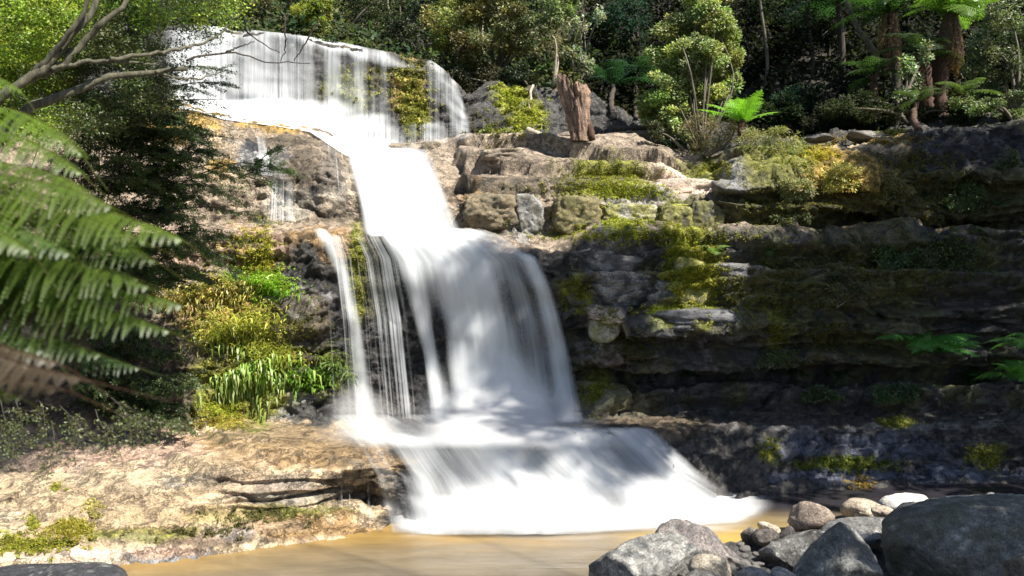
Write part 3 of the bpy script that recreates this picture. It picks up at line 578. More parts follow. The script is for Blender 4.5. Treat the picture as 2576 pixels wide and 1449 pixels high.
# ------------------------------------------------------------------ stump, logs
def stump():
    base = hit(1442, 356)[0]; base[1] -= .05; sc = base[1] / FPX * .93
    t = thing('tree_stump', 'broken red brown rotten tree stump standing on the ledge above the sunlit slab', 'tree stump', base)
    n, m = 46, 72; zz = np.linspace(0, 1, n); ang = np.linspace(0, 2 * PI, m, endpoint=False)
    xc = np.interp(zz, [0, .25, .6, 1], [18, 12, 4, -4]) * sc; rx = np.interp(zz, [0, .12, .3, .55, .85, 1], [26, 25, 28, 32, 38, 36]) * sc
    h = 158 * sc
    a, z = np.meshgrid(ang, zz); pp = np.stack([np.cos(a) * 1.4, np.sin(a) * 1.4, z * .7], -1).reshape(-1, 3)
    fl = fbm(pp * np.array([1.6, 1.6, 1.1]), 4, 801).reshape(n, m); fl2 = fbm(pp * np.array([5, 5, 1.6]), 3, 803).reshape(n, m)
    fl3 = fbm(pp * np.array([9, 9, 4]), 3, 807).reshape(n, m); r = rx[:, None] * (1.08 + .22 * fl - .34 * np.abs(fl2) + .14 * fl3 - .22 * np.exp(-(fbm(pp * np.array([2.2, 2.2, .8]), 3, 809).reshape(n, m) / .08) ** 2))
    top = h * (z + smooth(.6, 1.0, z) * (.16 * fbm(pp * np.array([1.1, 1.1, .05]), 2, 805).reshape(n, m) + .05 * fbm(pp * np.array([5, 5, .1]), 3, 806).reshape(n, m) - .07 * np.cos(a)))
    v = np.stack([xc[:, None] + r * np.cos(a), r * .8 * np.sin(a), top], -1)
    ring = v[-1]; inner = ring * np.array([.55, .55, 1]) + np.array([xc[-1] * .45, 0, -.22 * h]) + np.random.default_rng(3).normal(0, .03, ring.shape); inner2 = np.repeat(inner.mean(0)[None], m, 0) - np.array([0, 0, .05])
    V = np.concatenate([v.reshape(-1, 3), inner, inner2]); i = np.arange((n + 2) * m).reshape(n + 2, m); j = np.roll(i, -1, 1)
    F = np.stack([i[:-1], j[:-1], j[1:], i[1:]], -1).reshape(-1, 4)
    c = np.array([.20, .13, .092]) * np.clip(1 + 1.1 * fl2 + .6 * fl + .8 * fl3, .15, 2).reshape(-1)[:, None]; c = np.concatenate([c, np.tile([.11, .045, .025], (2 * m, 1))])
    pale = smooth(.15, .5, -fl.ravel())[:, None] * .6; c[:n * m] = c[:n * m] * (1 - pale) + np.array([.34, .25, .18]) * pale
    mesh_np('trunk', V, F, STONE, col=np.clip(c, .01, .8), smooth_=True, attrs={'wet': np.full(len(V), .1)}, parent=t)
    mb = MB()
    for (x0, z0, x1, z1, y) in [(26, 70, 50, 2, .12)]:
        tube(mb, spline([np.array([x0 * sc, y, z0 * sc]), np.array([(x0 + x1) / 2 * sc + .03, y - .1, (z0 + z1) / 2 * sc]), np.array([x1 * sc, y - .15, z1 * sc])], 8), np.linspace(.11, .07, 8), 8, (.12, .06, .04), .1, rng)
    mesh_np('root', mb.verts(), mb.faces(), FIBRE, col=mb.cols(), smooth_=True, parent=t)
stump()
def log(label, pts, rad, mat, name='log'):
    w = [P(a, b, d) for a, b, d in pts]; mb = MB(); n = 16; s = spline(w, n); s += np.random.default_rng(int(pts[0][0])).normal(0, rad * .10, s.shape)
    tube(mb, s - w[0], rad * np.linspace(1, .75, n), 12, None, .06, rng)
    o = mesh_np(name, mb.verts(), mb.faces(), mat, smooth_=True); o.location = w[0]; return tag(o, label, 'log')
log('short bleached stick leaning on the ledge left of the stump', [(1326, 326, 18.3), (1350, 336, 18.2), (1370, 345, 18.1)], .075, PALEWOOD, 'driftwood_stick')
log('thin dark log lying topmost in the log pile right of the stump', [(1540, 325, 18.4), (1640, 322, 18.2), (1720, 326, 18.0)], .07, DARKBARK)
log('grey log lying across the middle of the log pile right of the stump', [(1490, 358, 18.2), (1560, 340, 18.1), (1710, 340, 17.8)], .10, BARK)
log('dark log lying lowest in the log pile right of the stump', [(1510, 362, 17.9), (1600, 352, 17.8), (1700, 358, 17.5)], .11, DARKBARK)
# ------------------------------------------------------------------ foliage builders
RNG = np.random.default_rng(2024)
def leaves(pts, size, col, rng, out=None, droop=0.0, aspect=0.45, jit=0.3, outw=0.6, fold=True):
    """small pointed leaves, one folded diamond each. out: preferred growth direction per leaf"""
    n = len(pts); a = rng.normal(size=(n, 3))
    if out is not None: a = a * (1 - outw) + unit(out) * outw * 1.6
    a[:, 2] -= droop; nf = unit(rng.normal(size=(n, 3)) * .55 + np.array([.15, -.35, .75]) + (0 if out is None else .45 * unit(out)))
    a = a - nf * np.sum(a * nf, 1, keepdims=True) * .8; a = unit(a); b = unit(np.cross(a, nf))
    nn = np.cross(a, b); L = (np.asarray(size) * rng.uniform(.65, 1.35, n))[:, None]; W = L * aspect * .5
    m = pts + a * L * .5; k = nn * W * .35
    v = np.stack([pts, m + b * W + k, pts + a * L - nn * L * .08, m - b * W + k], 1).reshape(-1, 3)
    i = np.arange(n)[:, None] * 4
    f = np.concatenate([i + np.array([0, 1, 2]), i + np.array([0, 2, 3])])
    c = np.asarray(col, float) * (1 + rng.normal(0, jit, (n, 1))) * (1 + rng.normal(0, .08, (n, 3)))
    return v, f, np.repeat(np.clip(c, .006, .7), 4, 0)
def cluster_pts(c, r, n, rng, shell=.35):
    d = unit(rng.normal(size=(n, 3))); q = rng.uniform(shell ** 3, 1, n) ** (1 / 3.0)
    return np.asarray(c) + d * q[:, None] * np.asarray(r), d
def crown(name, clusters, leaf, mat, parent, rng, jit=.3, droop=.1, aspect=.5, twigs=None, outw=.45, sub=13, kind='stuff', shell=.2):
    """clusters: (centre, radius3, n leaves, colour). Each cluster breaks into smaller sprays so that gaps and lumps show."""
    V, F, C, o = [], [], [], 0
    for c, r, n, colr in clusters:
        r = np.broadcast_to(np.asarray(r, float), (3,))
        sc, sd = cluster_pts(c, r * .8, sub, rng, .3)
        for s, d in zip(sc, sd):
            k = max(6, int(n / sub * rng.uniform(.5, 1.5))); rr = r * rng.uniform(.22, .46)
            pp, pd = cluster_pts(s, rr, k, rng, shell)
            v, f, cc = leaves(pp, leaf, np.asarray(colr) * rng.uniform(.7, 1.3) * np.array([rng.uniform(.85, 1.2), 1, rng.uniform(.8, 1.2)]), rng, out=pd + d * .6 + np.array([0, 0, .35]), droop=droop, aspect=aspect, jit=jit, outw=outw)
            V.append(v); F.append(f + o); C.append(cc); o += len(v)
    ob = part(name, np.concatenate(V), np.concatenate(F), mat, parent, col=np.concatenate(C))
    if kind: ob['kind'] = kind
    return ob
def branches(name, base, targets, r0, mat, parent, rng, sides=5, sag=.1, label=None):
    mb = MB()
    for t in targets:
        t = np.asarray(t, float); b = np.asarray(base, float); L = np.linalg.norm(t - b)
        mid = b + (t - b) * .5 + rng.normal(0, .09 * L, 3) + np.array([0, 0, sag * L])
        tube(mb, spline([b, mid, t], 9), np.linspace(r0, r0 * .22, 9), sides)
    return part(name, mb.verts(), mb.faces(), mat, parent, smooth_=True)
OLIVE = (.115, .125, .035); YEL = (.17, .19, .03); GRN = (.05, .085, .02); DK = (.022, .038, .013); GREY = (.15, .18, .10); TEAL = (.02, .05, .028); BRN = (.15, .10, .05); LIME = (.17, .25, .03)
def bush(name, label, cat, pxs, d, leaf, cols, n, trunk=None, group=None, seed=0, mat=LEAF, depth=.9, droop=.1, aspect=.5, bark=BARK, jit=.3, trunkr=.05, base=None):
    """pxs: (px, py, rx, ry) lumps in the photo; d: distance"""
    rng = np.random.default_rng(seed); cl = []
    tot = sum(rx * ry for _, _, rx, ry in pxs)
    for k, (a, b, rx, ry) in enumerate(pxs):
        dd = d + rng.uniform(-.4, .4) * depth; c = P(a, b, dd); s = dd / FPX
        colr = np.array(cols[k % len(cols)])
        cl.append((c, (rx * s, (rx + ry) * .5 * s * depth, ry * s), n * rx * ry / tot, colr))
    if base is None:
        lo = max(range(len(pxs)), key=lambda k: pxs[k][1]); bb = cl[lo][0] - np.array([0, 0, cl[lo][1][2] * 1.0])
    else: bb = P(*base)
    t = thing(name, label, cat, bb, group)
    branches('branch', bb, [c for c, *_ in cl], trunkr, bark, t, rng)
    crown('crown', cl, leaf, mat, t, rng, jit=jit, droop=droop, aspect=aspect)
    return t
# ---- fern fronds -------------------------------------------------------------
def frond_mesh(rach, width, npin, rng, col, detail=10, droop=.25, up=np.array([0, 0, 1.0]), taper=True, pw=1.0, hang=0.0):
    """rach: points of the midrib (n x 3). Pinnae on both sides, each a comb of small leaflets."""
    mb = MB(); s = spline(rach, npin + 2); t = unit(np.gradient(s, axis=0)); L = np.linalg.norm(np.diff(s, axis=0), axis=1).sum()
    tube(mb, s, np.linspace(.005, .001, len(s)) * min(1, L / 1.2), 4, np.array(col) * np.array([1.1, .7, .6]))
    for k in range(1, npin + 1):
        u = k / (npin + 1.0); w = width * (np.sin(PI * min(1, u * 1.0 + .12)) ** .7 if taper else 1) * (1 if u < .5 else 1 - .25 * (u - .5)) * rng.uniform(.9, 1.08)
        side = unit(np.cross(t[k], up)); nrm = unit(np.cross(side, t[k]))
        for sg in (-1, 1):
            d0 = unit(side * sg + t[k] * .38 - nrm * .06 + rng.normal(0, .05, 3)); d1 = unit(d0 - up * (droop + hang) + rng.normal(0, .06, 3))
            q = np.linspace(0, 1, detail + 1)[:, None]; pl = s[k] + w * (d0 * q + (d1 - d0) * q ** 2 * .6)
            pt = unit(np.gradient(pl, axis=0)); bn = unit(np.cross(pt, nrm)); cc = np.array(col) * rng.uniform(.75, 1.25)
            hw = (L / npin) * .62 * pw * (1 - q[:, 0] ** 1.6 * .85)
            step = np.diff(pl, axis=0)
            a = pl[:-1]; b = pl[1:] * .62 + pl[:-1] * .38
            for g in (-1, 1):
                tip = (a + b) / 2 + g * bn[:-1] * hw[:-1, None] + step * .35 - nrm * hw[:-1, None] * .15
                m1 = a + g * bn[:-1] * hw[:-1, None] * .6 + step * .05
                v = np.stack([a, b, tip, m1], 1).reshape(-1, 3); i = np.arange(len(a))[:, None] * 4 + np.array([0, 1, 2, 3])
                mb.add(v, i, cc)
    return mb
def fern(name, label, cat, crown_pt, nfr, length, width, col, seed, trunk_to=None, trunk_r=.12, npin=18, detail=6, elev=(10, 60), group=None, az=None, dead=0, droop=.3, trunk_mat=FIBRE, arch=.55):
    """crown_pt world; fronds share three meshes"""
    rng = np.random.default_rng(seed); c = np.asarray(crown_pt, float); base = c if trunk_to is None else np.asarray(trunk_to, float)
    t = thing(name, label, cat, base, group)
    meshes = []
    for k in range(3):
        e = math.radians(elev[0] + 25 + (elev[1] - elev[0] - 20) * k / 2.0); q = np.linspace(0, 1, 6)
        r = np.stack([length * (q * math.cos(e) + .12 * q * q), 0 * q + .04 * length * rng.normal() * q * q, length * (q * math.sin(e) - (arch + .12 * k) * q * q)], -1)
        m = frond_mesh(r, width * rng.uniform(.9, 1.1), npin, rng, col, detail, droop)
        meshes.append(mesh_np('frond', m.verts(), m.faces(), FERN, col=m.cols(), link=False))
    for k in range(nfr):
        o = place('frond', meshes[k % 3], t); a = (az[0] + (az[1] - az[0]) * rng.uniform(0, 1)) if az else 360.0 * k / nfr + rng.uniform(-14, 14)
        o.location = c - base + rng.normal(0, .02, 3); o.rotation_euler = (rng.uniform(-.2, .2), math.radians(rng.uniform(-22, 22)), math.radians(a)); sc = rng.uniform(.8, 1.15); o.scale = (sc, sc, sc)
    for k in range(dead):
        q = np.linspace(0, 1, 5); a = 2 * PI * (k + rng.uniform(-.3, .3)) / dead
        rr = .12 + q * .2; r = np.stack([np.cos(a) * rr * length * .6, np.sin(a) * rr * length * .6, .02 - q ** 1.2 * length * rng.uniform(.7, 1.0)], -1)
        m = frond_mesh(r + c - base, width * .5, 12, rng, (.13, .075, .04), 4, .3, hang=.5)
        mesh_np('dead_frond', m.verts(), m.faces(), FERN, col=m.cols(), parent=t)
    if trunk_to is not None:
        mb = MB(); L = np.linalg.norm(c - base); s = spline([base, (base + c) / 2 + rng.normal(0, .04 * L, 3), c], 26)
        s = s + rng.normal(0, .012, s.shape)
        tube(mb, s - base, trunk_r * (1.15 - .3 * np.linspace(0, 1, 26)) * (1 + rng.normal(0, .07, 26)), 12, None, .06, rng)
        mesh_np('trunk', mb.verts(), mb.faces(), trunk_mat, smooth_=True, parent=t)
    return t
# ---- moss and tufts ------------------------------------------------------------
def tuft(name, label, cat, at, n, length, spread, col, seed, droop=.6, width=.12, group=None, offset=.02, mat=LEAF, up=.7, strap=False):
    """a clump of narrow blades rooted on the rock at photo pixel `at`"""
    rng = np.random.default_rng(seed); p0, nr = hit(*at); t = thing(name, label, cat, p0, group)
    r = rng.normal(0, 1, (n, 3)) * np.array(spread) * .5; root = r - nr * np.sum(r * nr, 1, keepdims=True) + nr * offset
    d = unit(rng.normal(size=(n, 3)) * .55 + nr * .7 + np.array([0, 0, up])); L = (length * rng.uniform(.5, 1.2, n))[:, None]
    sd = unit(np.cross(d, rng.normal(size=(n, 3)))); w = L * width * .5
    m = root + d * L * .55; e = root + d * L * .85 + np.array([0, 0, -1]) * L * droop * .55
    m = m + np.array([0, 0, -1]) * L * droop * .12
    if strap:
        d[:, 2] = np.abs(d[:, 2]) * .4; d[:, 1] = -np.abs(d[:, 1]); sd = unit(np.cross(d, [0, 0, 1.0])); w = L * width * .5
        m = root + d * L * .28 - np.array([0, 0, .12]) * L; e = root + d * L * .40 - np.array([0, 0, .85]) * L
    v = np.stack([root - sd * w * .5, root + sd * w * .5, m + sd * w, e, m - sd * w], 1).reshape(-1, 3); i = np.arange(n)[:, None] * 5
    c = np.asarray(col) * (1 + rng.normal(0, .28, (n, 1))) * (1 + rng.normal(0, .08, (n, 3)))
    o = mesh_np('blades', v, [i + np.array([0, 1, 2, 4]), i + np.array([4, 2, 3])], mat, col=np.repeat(np.clip(c, .01, .6), 5, 0), parent=t); o['kind'] = 'stuff'
    return t
def moss_scatter(name, label, patches, seed, leaf=.03, mat=MOSS):
    """a mat of tiny moss shoots over the rock: patches (px, py, rx, ry, n, colour)"""
    rng = np.random.default_rng(seed); A, N, C = [], [], []
    for a, b, rx, ry, n, c in patches:
        k = 0
        while k < n:
            x, y = rng.normal(0, .5, 2); q = 14
            p0, nr = hit(a + x * rx, b + y * ry); s = p0[1] / FPX
            off = rng.normal(0, 3.0 * s, (q, 3)); off -= nr * (off @ nr)[:, None]
            A.append(p0 + off + nr * .01); N.append(np.repeat(nr[None], q, 0)); C.append(np.repeat((np.array(c) * rng.uniform(.6, 1.35))[None], q, 0)); k += q
    A = np.concatenate(A); N = np.concatenate(N); C = np.concatenate(C)
    v, f, cc = leaves(A, leaf, C, rng, out=N + np.array([0, 0, .3]), droop=.25, aspect=.5, jit=.25, outw=.5)
    o = mesh_np(name, v, f, mat, col=cc); return tag(o, label, 'moss', kind='stuff')
# ------------------------------------------------------------------ moss on the rock
MS = (.20, .20, .025); YG = (.27, .29, .03); OC = (.30, .20, .05); OL = (.10, .095, .03)
moss_scatter('moss', 'yellow green moss over the sunlit slab front and the cracked block row', [(1540, 445, 110, 34, 5000, MS), (1555, 480, 130, 22, 6000, YG), (1570, 560, 70, 40, 5000, YG), (1440, 548, 60, 46, 2500, MS), (1690, 556, 40, 44, 2500, MS), (1770, 560, 46, 54, 2500, OL), (1600, 594, 260, 10, 3000, MS), (1240, 545, 60, 40, 1200, OL), (1790, 425, 60, 24, 1500, MS), (1460, 470, 140, 18, 2000, OL)], 901)
moss_scatter('moss', 'mustard moss down the dark cliff right of the main waterfall', [(1745, 690, 70, 90, 8000, (.28, .27, .025)), (1705, 640, 40, 50, 2500, YG), (1720, 780, 110, 14, 2500, YG), (1760, 720, 50, 60, 3000, MS), (1450, 742, 34, 46, 1500, MS), (1600, 870, 60, 46, 1500, OL), (1530, 815, 40, 40, 700, MS), (1500, 985, 50, 50, 1800, MS), (1950, 830, 26, 60, 1200, MS), (2100, 850, 60, 40, 1500, OL), (1900, 740, 140, 90, 5000, (.13, .125, .03)), (2150, 690, 220, 90, 7000, (.12, .12, .03)), (2400, 640, 160, 80, 4000, (.09, .12, .03)), (2050, 830, 160, 60, 3500, (.11, .11, .03)), (1480, 920, 30, 60, 600, OL)], 902)
moss_scatter('moss', 'bright moss hanging behind the upper waterfall curtain', [(1035, 235, 50, 80, 3500, (.26, .25, .06)), (1045, 290, 40, 50, 1500, MS), (880, 230, 70, 60, 2000, MS), (1030, 175, 60, 30, 1200, OL)], 903, leaf=.06)
moss_scatter('moss', 'green gold moss cushions on the dark wall left of the stump', [(1290, 240, 44, 40, 2500, YG), (1325, 295, 50, 36, 3000, (.24, .25, .03)), (1230, 320, 60, 40, 800, OL)], 904, leaf=.05)
moss_scatter('moss', 'thin moss growing in patches on the pale lower left shelf', [(180, 1335, 46, 26, 2500, (.24, .21, .03)), (60, 1372, 110, 24, 3000, MS), (640, 1300, 120, 22, 1200, OL), (85, 1320, 20, 22, 500, MS), (232, 1283, 26, 24, 500, (.30, .26, .08)), (500, 1340, 120, 14, 500, OL), (560, 1060, 60, 22, 2500, (.26, .22, .04)), (560, 1030, 50, 30, 3000, YG), (140, 1230, 20, 14, 200, MS)], 905)
moss_scatter('moss', 'wet moss down the left of the main waterfall', [(640, 650, 70, 80, 4500, (.28, .26, .035)), (660, 715, 70, 40, 6000, (.21, .34, .025)), (650, 860, 90, 100, 6000, (.30, .30, .045)), (540, 760, 100, 70, 6000, (.36, .31, .08)), (570, 840, 80, 50, 4000, (.32, .31, .06)), (760, 810, 60, 60, 2000, OL), (900, 690, 26, 120, 2000, MS), (940, 700, 40, 80, 1500, OL), (840, 920, 60, 60, 1800, (.15, .20, .03)), (600, 960, 80, 60, 2500, MS)], 906)
moss_scatter('moss', 'dim moss along the shaded right lower ledge', [(1935, 1135, 28, 26, 800, MS), (2130, 1166, 130, 18, 2500, (.12, .15, .02)), (2260, 1060, 50, 16, 800, MS), (2480, 1150, 46, 34, 1200, MS), (2170, 1215, 40, 18, 700, OC)], 907)
moss_scatter('moss', 'golden moss on the sunlit rim of the right cliff', [(2070, 388, 40, 24, 2500, (.40, .32, .04)), (2190, 352, 130, 12, 2500, OC), (2110, 450, 90, 60, 4000, (.30, .23, .06)), (2010, 380, 80, 40, 2500, MS), (2300, 420, 140, 50, 4000, (.15, .13, .035)), (1960, 520, 130, 60, 5000, (.14, .135, .035)), (2200, 510, 160, 50, 5000, (.15, .13, .035)), (2400, 500, 120, 60, 3000, (.08, .10, .03))], 908)

# ------------------------------------------------------------------ shrubs and trees on the slope behind
bush('shrub', 'pale olive shrub behind the left end of the upper waterfall lip', 'shrub', [(520, 30, 60, 46), (580, 8, 60, 46), (470, 60, 40, 30)], 21, .07, [OLIVE, YEL, OLIVE], 5200, seed=11)
bush('shrub', 'brownish open shrub over the middle of the upper lip', 'shrub', [(660, 20, 60, 50), (700, 50, 46, 30), (625, -10, 60, 40), (760, -10, 60, 40)], 21.5, .06, [(.11, .10, .04), OLIVE, (.12, .12, .04)], 5500, seed=12)
bush('shrub', 'bright yellow green shrub hanging over the upper waterfall lip', 'shrub', [(795, 62, 36, 34), (770, 30, 44, 34), (815, 20, 36, 30)], 20.6, .07, [YEL, (.20, .23, .03), YEL], 4500, seed=13)
bush('shrub', 'grey green tangled shrub with thin white stems beside the big olive bush', 'shrub', [(880, 20, 56, 50), (930, 60, 60, 40), (860, 80, 36, 24), (990, 30, 60, 50), (960, -10, 80, 40)], 22, .055, [(.06, .075, .03), (.075, .09, .035), DK], 7000, seed=14)
bush('shrub', 'dark low shrub in the shade between upper lip and big olive bush', 'shrub', [(1030, 100, 50, 34), (1000, 75, 50, 30), (1080, 130, 50, 24)], 22, .06, [(.04, .05, .02), DK], 3200, seed=15)
bush('tree', 'big sunlit olive tree crown leaning over the gully right of the upper waterfall', 'tree', [(1130, 40, 74, 60), (1210, 20, 80, 66), (1290, 30, 80, 60), (1380, 30, 64, 56), (1120, 100, 50, 38), (1200, 105, 70, 44), (1280, 105, 60, 40), (1180, 150, 60, 24), (1330, 85, 56, 46), (1420, -5, 56, 40), (1250, -30, 130, 40)], 20.5, .075, [(.22, .22, .07), (.18, .18, .055), (.16, .16, .07), (.19, .24, .10), (.23, .24, .055), (.15, .145, .055)], 34000, seed=16, trunkr=.05, base=(1250, 190, 21))
bush('shrub', 'sparse pale leaved shrub with white leaf glints left of the dark gully', 'shrub', [(1465, 60, 22, 40), (1440, 140, 34, 30), (1480, 170, 22, 40), (1450, 200, 20, 30), (1505, 40, 20, 30)], 20.2, .075, [(.26, .30, .20), GREY], 1300, seed=17)
bush('shrub', 'bare twiggy shrub with a brown stem under the big olive tree', 'shrub', [(1390, 90, 40, 40), (1400, 130, 24, 30)], 19.9, .04, [(.2, .17, .11)], 500, seed=18, bark=PALEWOOD, base=(1393, 215, 19.9))
bush('shrub', 'small green shrub at the foot of the mossy wall left of the stump', 'shrub', [(1225, 328, 22, 14), (1300, 325, 30, 14), (1265, 330, 30, 10)], 18.4, .05, [YEL, LIME], 1600, seed=19)
bush('shrub', 'dark green shrub hanging on the bank above the mossy wall', 'shrub', [(1150, 190, 40, 26), (1240, 190, 50, 30), (1300, 180, 40, 30), (1350, 215, 30, 30), (1180, 215, 40, 20)], 20.3, .055, [(.05, .055, .02), (.06, .06, .025), DK], 4200, seed=20)
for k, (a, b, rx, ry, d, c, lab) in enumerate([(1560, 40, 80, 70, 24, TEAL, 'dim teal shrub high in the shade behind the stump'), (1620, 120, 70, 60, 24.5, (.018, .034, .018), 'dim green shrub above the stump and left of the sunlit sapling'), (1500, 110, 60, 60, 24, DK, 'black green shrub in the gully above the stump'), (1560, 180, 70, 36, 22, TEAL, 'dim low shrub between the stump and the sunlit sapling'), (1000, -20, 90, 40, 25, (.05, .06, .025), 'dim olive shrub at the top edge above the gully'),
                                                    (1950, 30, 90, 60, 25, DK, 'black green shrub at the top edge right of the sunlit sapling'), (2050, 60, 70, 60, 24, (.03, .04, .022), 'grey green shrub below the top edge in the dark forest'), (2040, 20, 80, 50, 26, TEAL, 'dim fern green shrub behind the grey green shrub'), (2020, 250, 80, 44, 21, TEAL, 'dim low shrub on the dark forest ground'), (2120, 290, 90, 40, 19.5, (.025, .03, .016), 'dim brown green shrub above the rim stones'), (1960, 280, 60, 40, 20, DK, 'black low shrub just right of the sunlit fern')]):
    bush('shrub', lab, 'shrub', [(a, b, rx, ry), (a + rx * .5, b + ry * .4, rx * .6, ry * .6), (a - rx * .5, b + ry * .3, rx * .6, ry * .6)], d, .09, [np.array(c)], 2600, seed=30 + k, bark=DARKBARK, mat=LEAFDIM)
# the sunlit sapling and its skirt
bush('tree', 'tall sunlit sapling with dense small leaves standing on the ledge right of the log pile', 'tree', [(1700, 70, 60, 40), (1830, 90, 40, 40), (1770, 20, 66, 46), (1740, 70, 60, 40), (1800, 60, 44, 40), (1700, 130, 70, 44), (1780, 120, 70, 44), (1835, 140, 36, 34), (1680, 190, 70, 44), (1760, 190, 70, 44), (1820, 180, 40, 40), (1660, 240, 56, 36), (1730, 250, 60, 40), (1790, 250, 50, 40), (1700, 290, 50, 34), (1790, -30, 70, 40), (1650, 300, 44, 30), (1760, 300, 56, 34), (1720, 330, 44, 26), (1630, 270, 30, 34), (1840, 210, 30, 30)], 17.6, .068, [(.20, .23, .085), (.21, .24, .065), (.24, .30, .10), (.16, .17, .07), (.20, .23, .07), (.24, .31, .085)], 50000, seed=50, trunkr=.03, base=(1765, 385, 17.0))
bush('shrub', 'brown dry tangled brush at the foot of the sunlit sapling', 'shrub', [(1760, 320, 50, 40), (1810, 340, 50, 40), (1780, 365, 50, 26), (1850, 320, 36, 36)], 16.4, .05, [(.22, .17, .09), (.17, .14, .06), (.2, .17, .06)], 4200, seed=51, aspect=.25)
bush('shrub', 'yellow green heathy shrub spilling over the rim right of the sapling', 'shrub', [(1900, 350, 56, 34), (1960, 350, 60, 34), (1930, 400, 60, 44), (1990, 385, 50, 40), (1890, 420, 40, 44), (1920, 460, 44, 36)], 15.0, .045, [(.20, .20, .06), (.19, .18, .05), (.16, .18, .06)], 9000, seed=52, aspect=.3)
bush('shrub', 'dark olive shrub clinging under the logs left of the sapling foot', 'shrub', [(1650, 330, 30, 26), (1700, 350, 40, 26), (1740, 385, 50, 16)], 17.0, .05, [(.06, .065, .025), DK], 2200, seed=53)
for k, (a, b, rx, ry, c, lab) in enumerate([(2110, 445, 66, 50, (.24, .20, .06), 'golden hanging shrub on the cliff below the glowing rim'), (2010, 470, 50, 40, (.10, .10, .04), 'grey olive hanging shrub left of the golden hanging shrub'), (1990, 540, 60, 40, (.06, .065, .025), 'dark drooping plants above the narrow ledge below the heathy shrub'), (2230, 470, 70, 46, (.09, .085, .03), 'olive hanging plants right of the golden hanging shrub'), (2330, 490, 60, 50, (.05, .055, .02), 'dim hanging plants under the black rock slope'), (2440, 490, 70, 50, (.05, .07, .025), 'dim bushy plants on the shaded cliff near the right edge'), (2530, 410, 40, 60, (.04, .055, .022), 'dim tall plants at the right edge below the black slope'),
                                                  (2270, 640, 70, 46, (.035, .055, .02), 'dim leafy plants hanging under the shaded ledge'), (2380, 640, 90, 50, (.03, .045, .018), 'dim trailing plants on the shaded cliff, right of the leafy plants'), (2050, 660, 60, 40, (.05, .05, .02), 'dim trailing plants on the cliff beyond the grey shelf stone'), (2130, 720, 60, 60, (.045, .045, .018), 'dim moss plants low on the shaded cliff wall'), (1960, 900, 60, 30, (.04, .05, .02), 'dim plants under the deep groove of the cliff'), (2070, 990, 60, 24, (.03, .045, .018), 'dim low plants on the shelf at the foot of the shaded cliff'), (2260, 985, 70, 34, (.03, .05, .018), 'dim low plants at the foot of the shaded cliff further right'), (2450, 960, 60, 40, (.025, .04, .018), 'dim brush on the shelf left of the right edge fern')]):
    q0 = hit(a, b)[0][1]
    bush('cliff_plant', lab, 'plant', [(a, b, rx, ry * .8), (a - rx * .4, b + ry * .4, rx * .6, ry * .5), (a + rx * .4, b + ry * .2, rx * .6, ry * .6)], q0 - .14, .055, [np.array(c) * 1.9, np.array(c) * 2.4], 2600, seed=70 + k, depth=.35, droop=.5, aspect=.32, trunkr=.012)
# right edge shrubs and tree ferns
bush('shrub', 'tall grey green shrub at the top right corner', 'shrub', [(2530, 20, 60, 60), (2560, 90, 50, 50), (2480, 120, 50, 46), (2530, 170, 60, 50), (2450, 170, 40, 40), (2560, 240, 50, 50), (2480, 230, 44, 36), (2600, 150, 50, 90)], 16.5, .055, [(.10, .13, .05), (.07, .095, .035), (.12, .155, .07), (.06, .08, .03)], 13000, seed=90, trunkr=.05)
bush('shrub', 'sparse shrub with white glossy leaves in front of the brown fern trunks', 'shrub', [(2280, 170, 26, 40), (2300, 210, 20, 34), (2330, 130, 16, 30), (2270, 240, 30, 20)], 17.2, .08, [(.22, .27, .13), (.10, .14, .06)], 1000, seed=91)
fern('tree_fern', 'tall tree fern with a bright sunlit crown at the top right', 'tree fern', P(2392, 38, 18.6), 18, 1.75, .42, (.11, .19, .03), 101, trunk_to=P(2368, 330, 18.6), trunk_r=.17, npin=22, detail=6, dead=12)
fern('tree_fern', 'tree fern in half shade left of the bright crowned tree fern', 'tree fern', P(2240, 30, 20), 14, 1.9, .40, (.035, .075, .02), 102, trunk_to=P(2250, 330, 20), trunk_mat=DARKBARK, trunk_r=.10, npin=20, detail=5, dead=4)
fern('tree_fern', 'short tree fern with dangling dead fronds between the two taller tree ferns', 'tree fern', P(2318, 130, 18.2), 9, 1.3, .32, (.03, .05, .018), 103, trunk_to=P(2330, 300, 18.2), trunk_r=.12, npin=18, detail=5, dead=9)
fern('tree_fern', 'dim tree fern at the top edge far back in the dark forest', 'tree fern', P(2110, 10, 23), 12, 2.1, .42, (.02, .05, .02), 104, trunk_to=P(2120, 300, 23), trunk_mat=DARKBARK, trunk_r=.10, npin=18, detail=4)
fern('fern', 'low fern with arching fronds in the dark forest left of the white leaved shrub', 'fern', P(2195, 190, 18.5), 10, 1.15, .28, (.035, .065, .024), 105, trunk_to=P(2205, 300, 18.5), trunk_r=.08, npin=18, detail=5)
fern('fern', 'half lit fern under the tall grey green shrub at the right', 'fern', P(2430, 235, 16.0), 9, .9, .24, (.065, .095, .028), 106, trunk_mat=DARKBARK, trunk_to=hit(2430, 300)[0], trunk_r=.06, npin=16, detail=5)
fern('fern', 'small fern with pale lit tips on the rim above the golden edge', 'fern', P(2310, 255, 16.4), 9, .8, .2, (.05, .075, .025), 107, trunk_to=hit(2310, 328)[0], trunk_r=.05, npin=16, detail=5)
fern('fern', 'glowing lime fern in full sun at the foot of the sapling', 'fern', P(1868, 305, 16.0), 15, 1.0, .25, (.17, .34, .035), 108, arch=.22, elev=(22, 75), trunk_to=P(1866, 345, 15.8), trunk_r=.07, npin=20, detail=6)
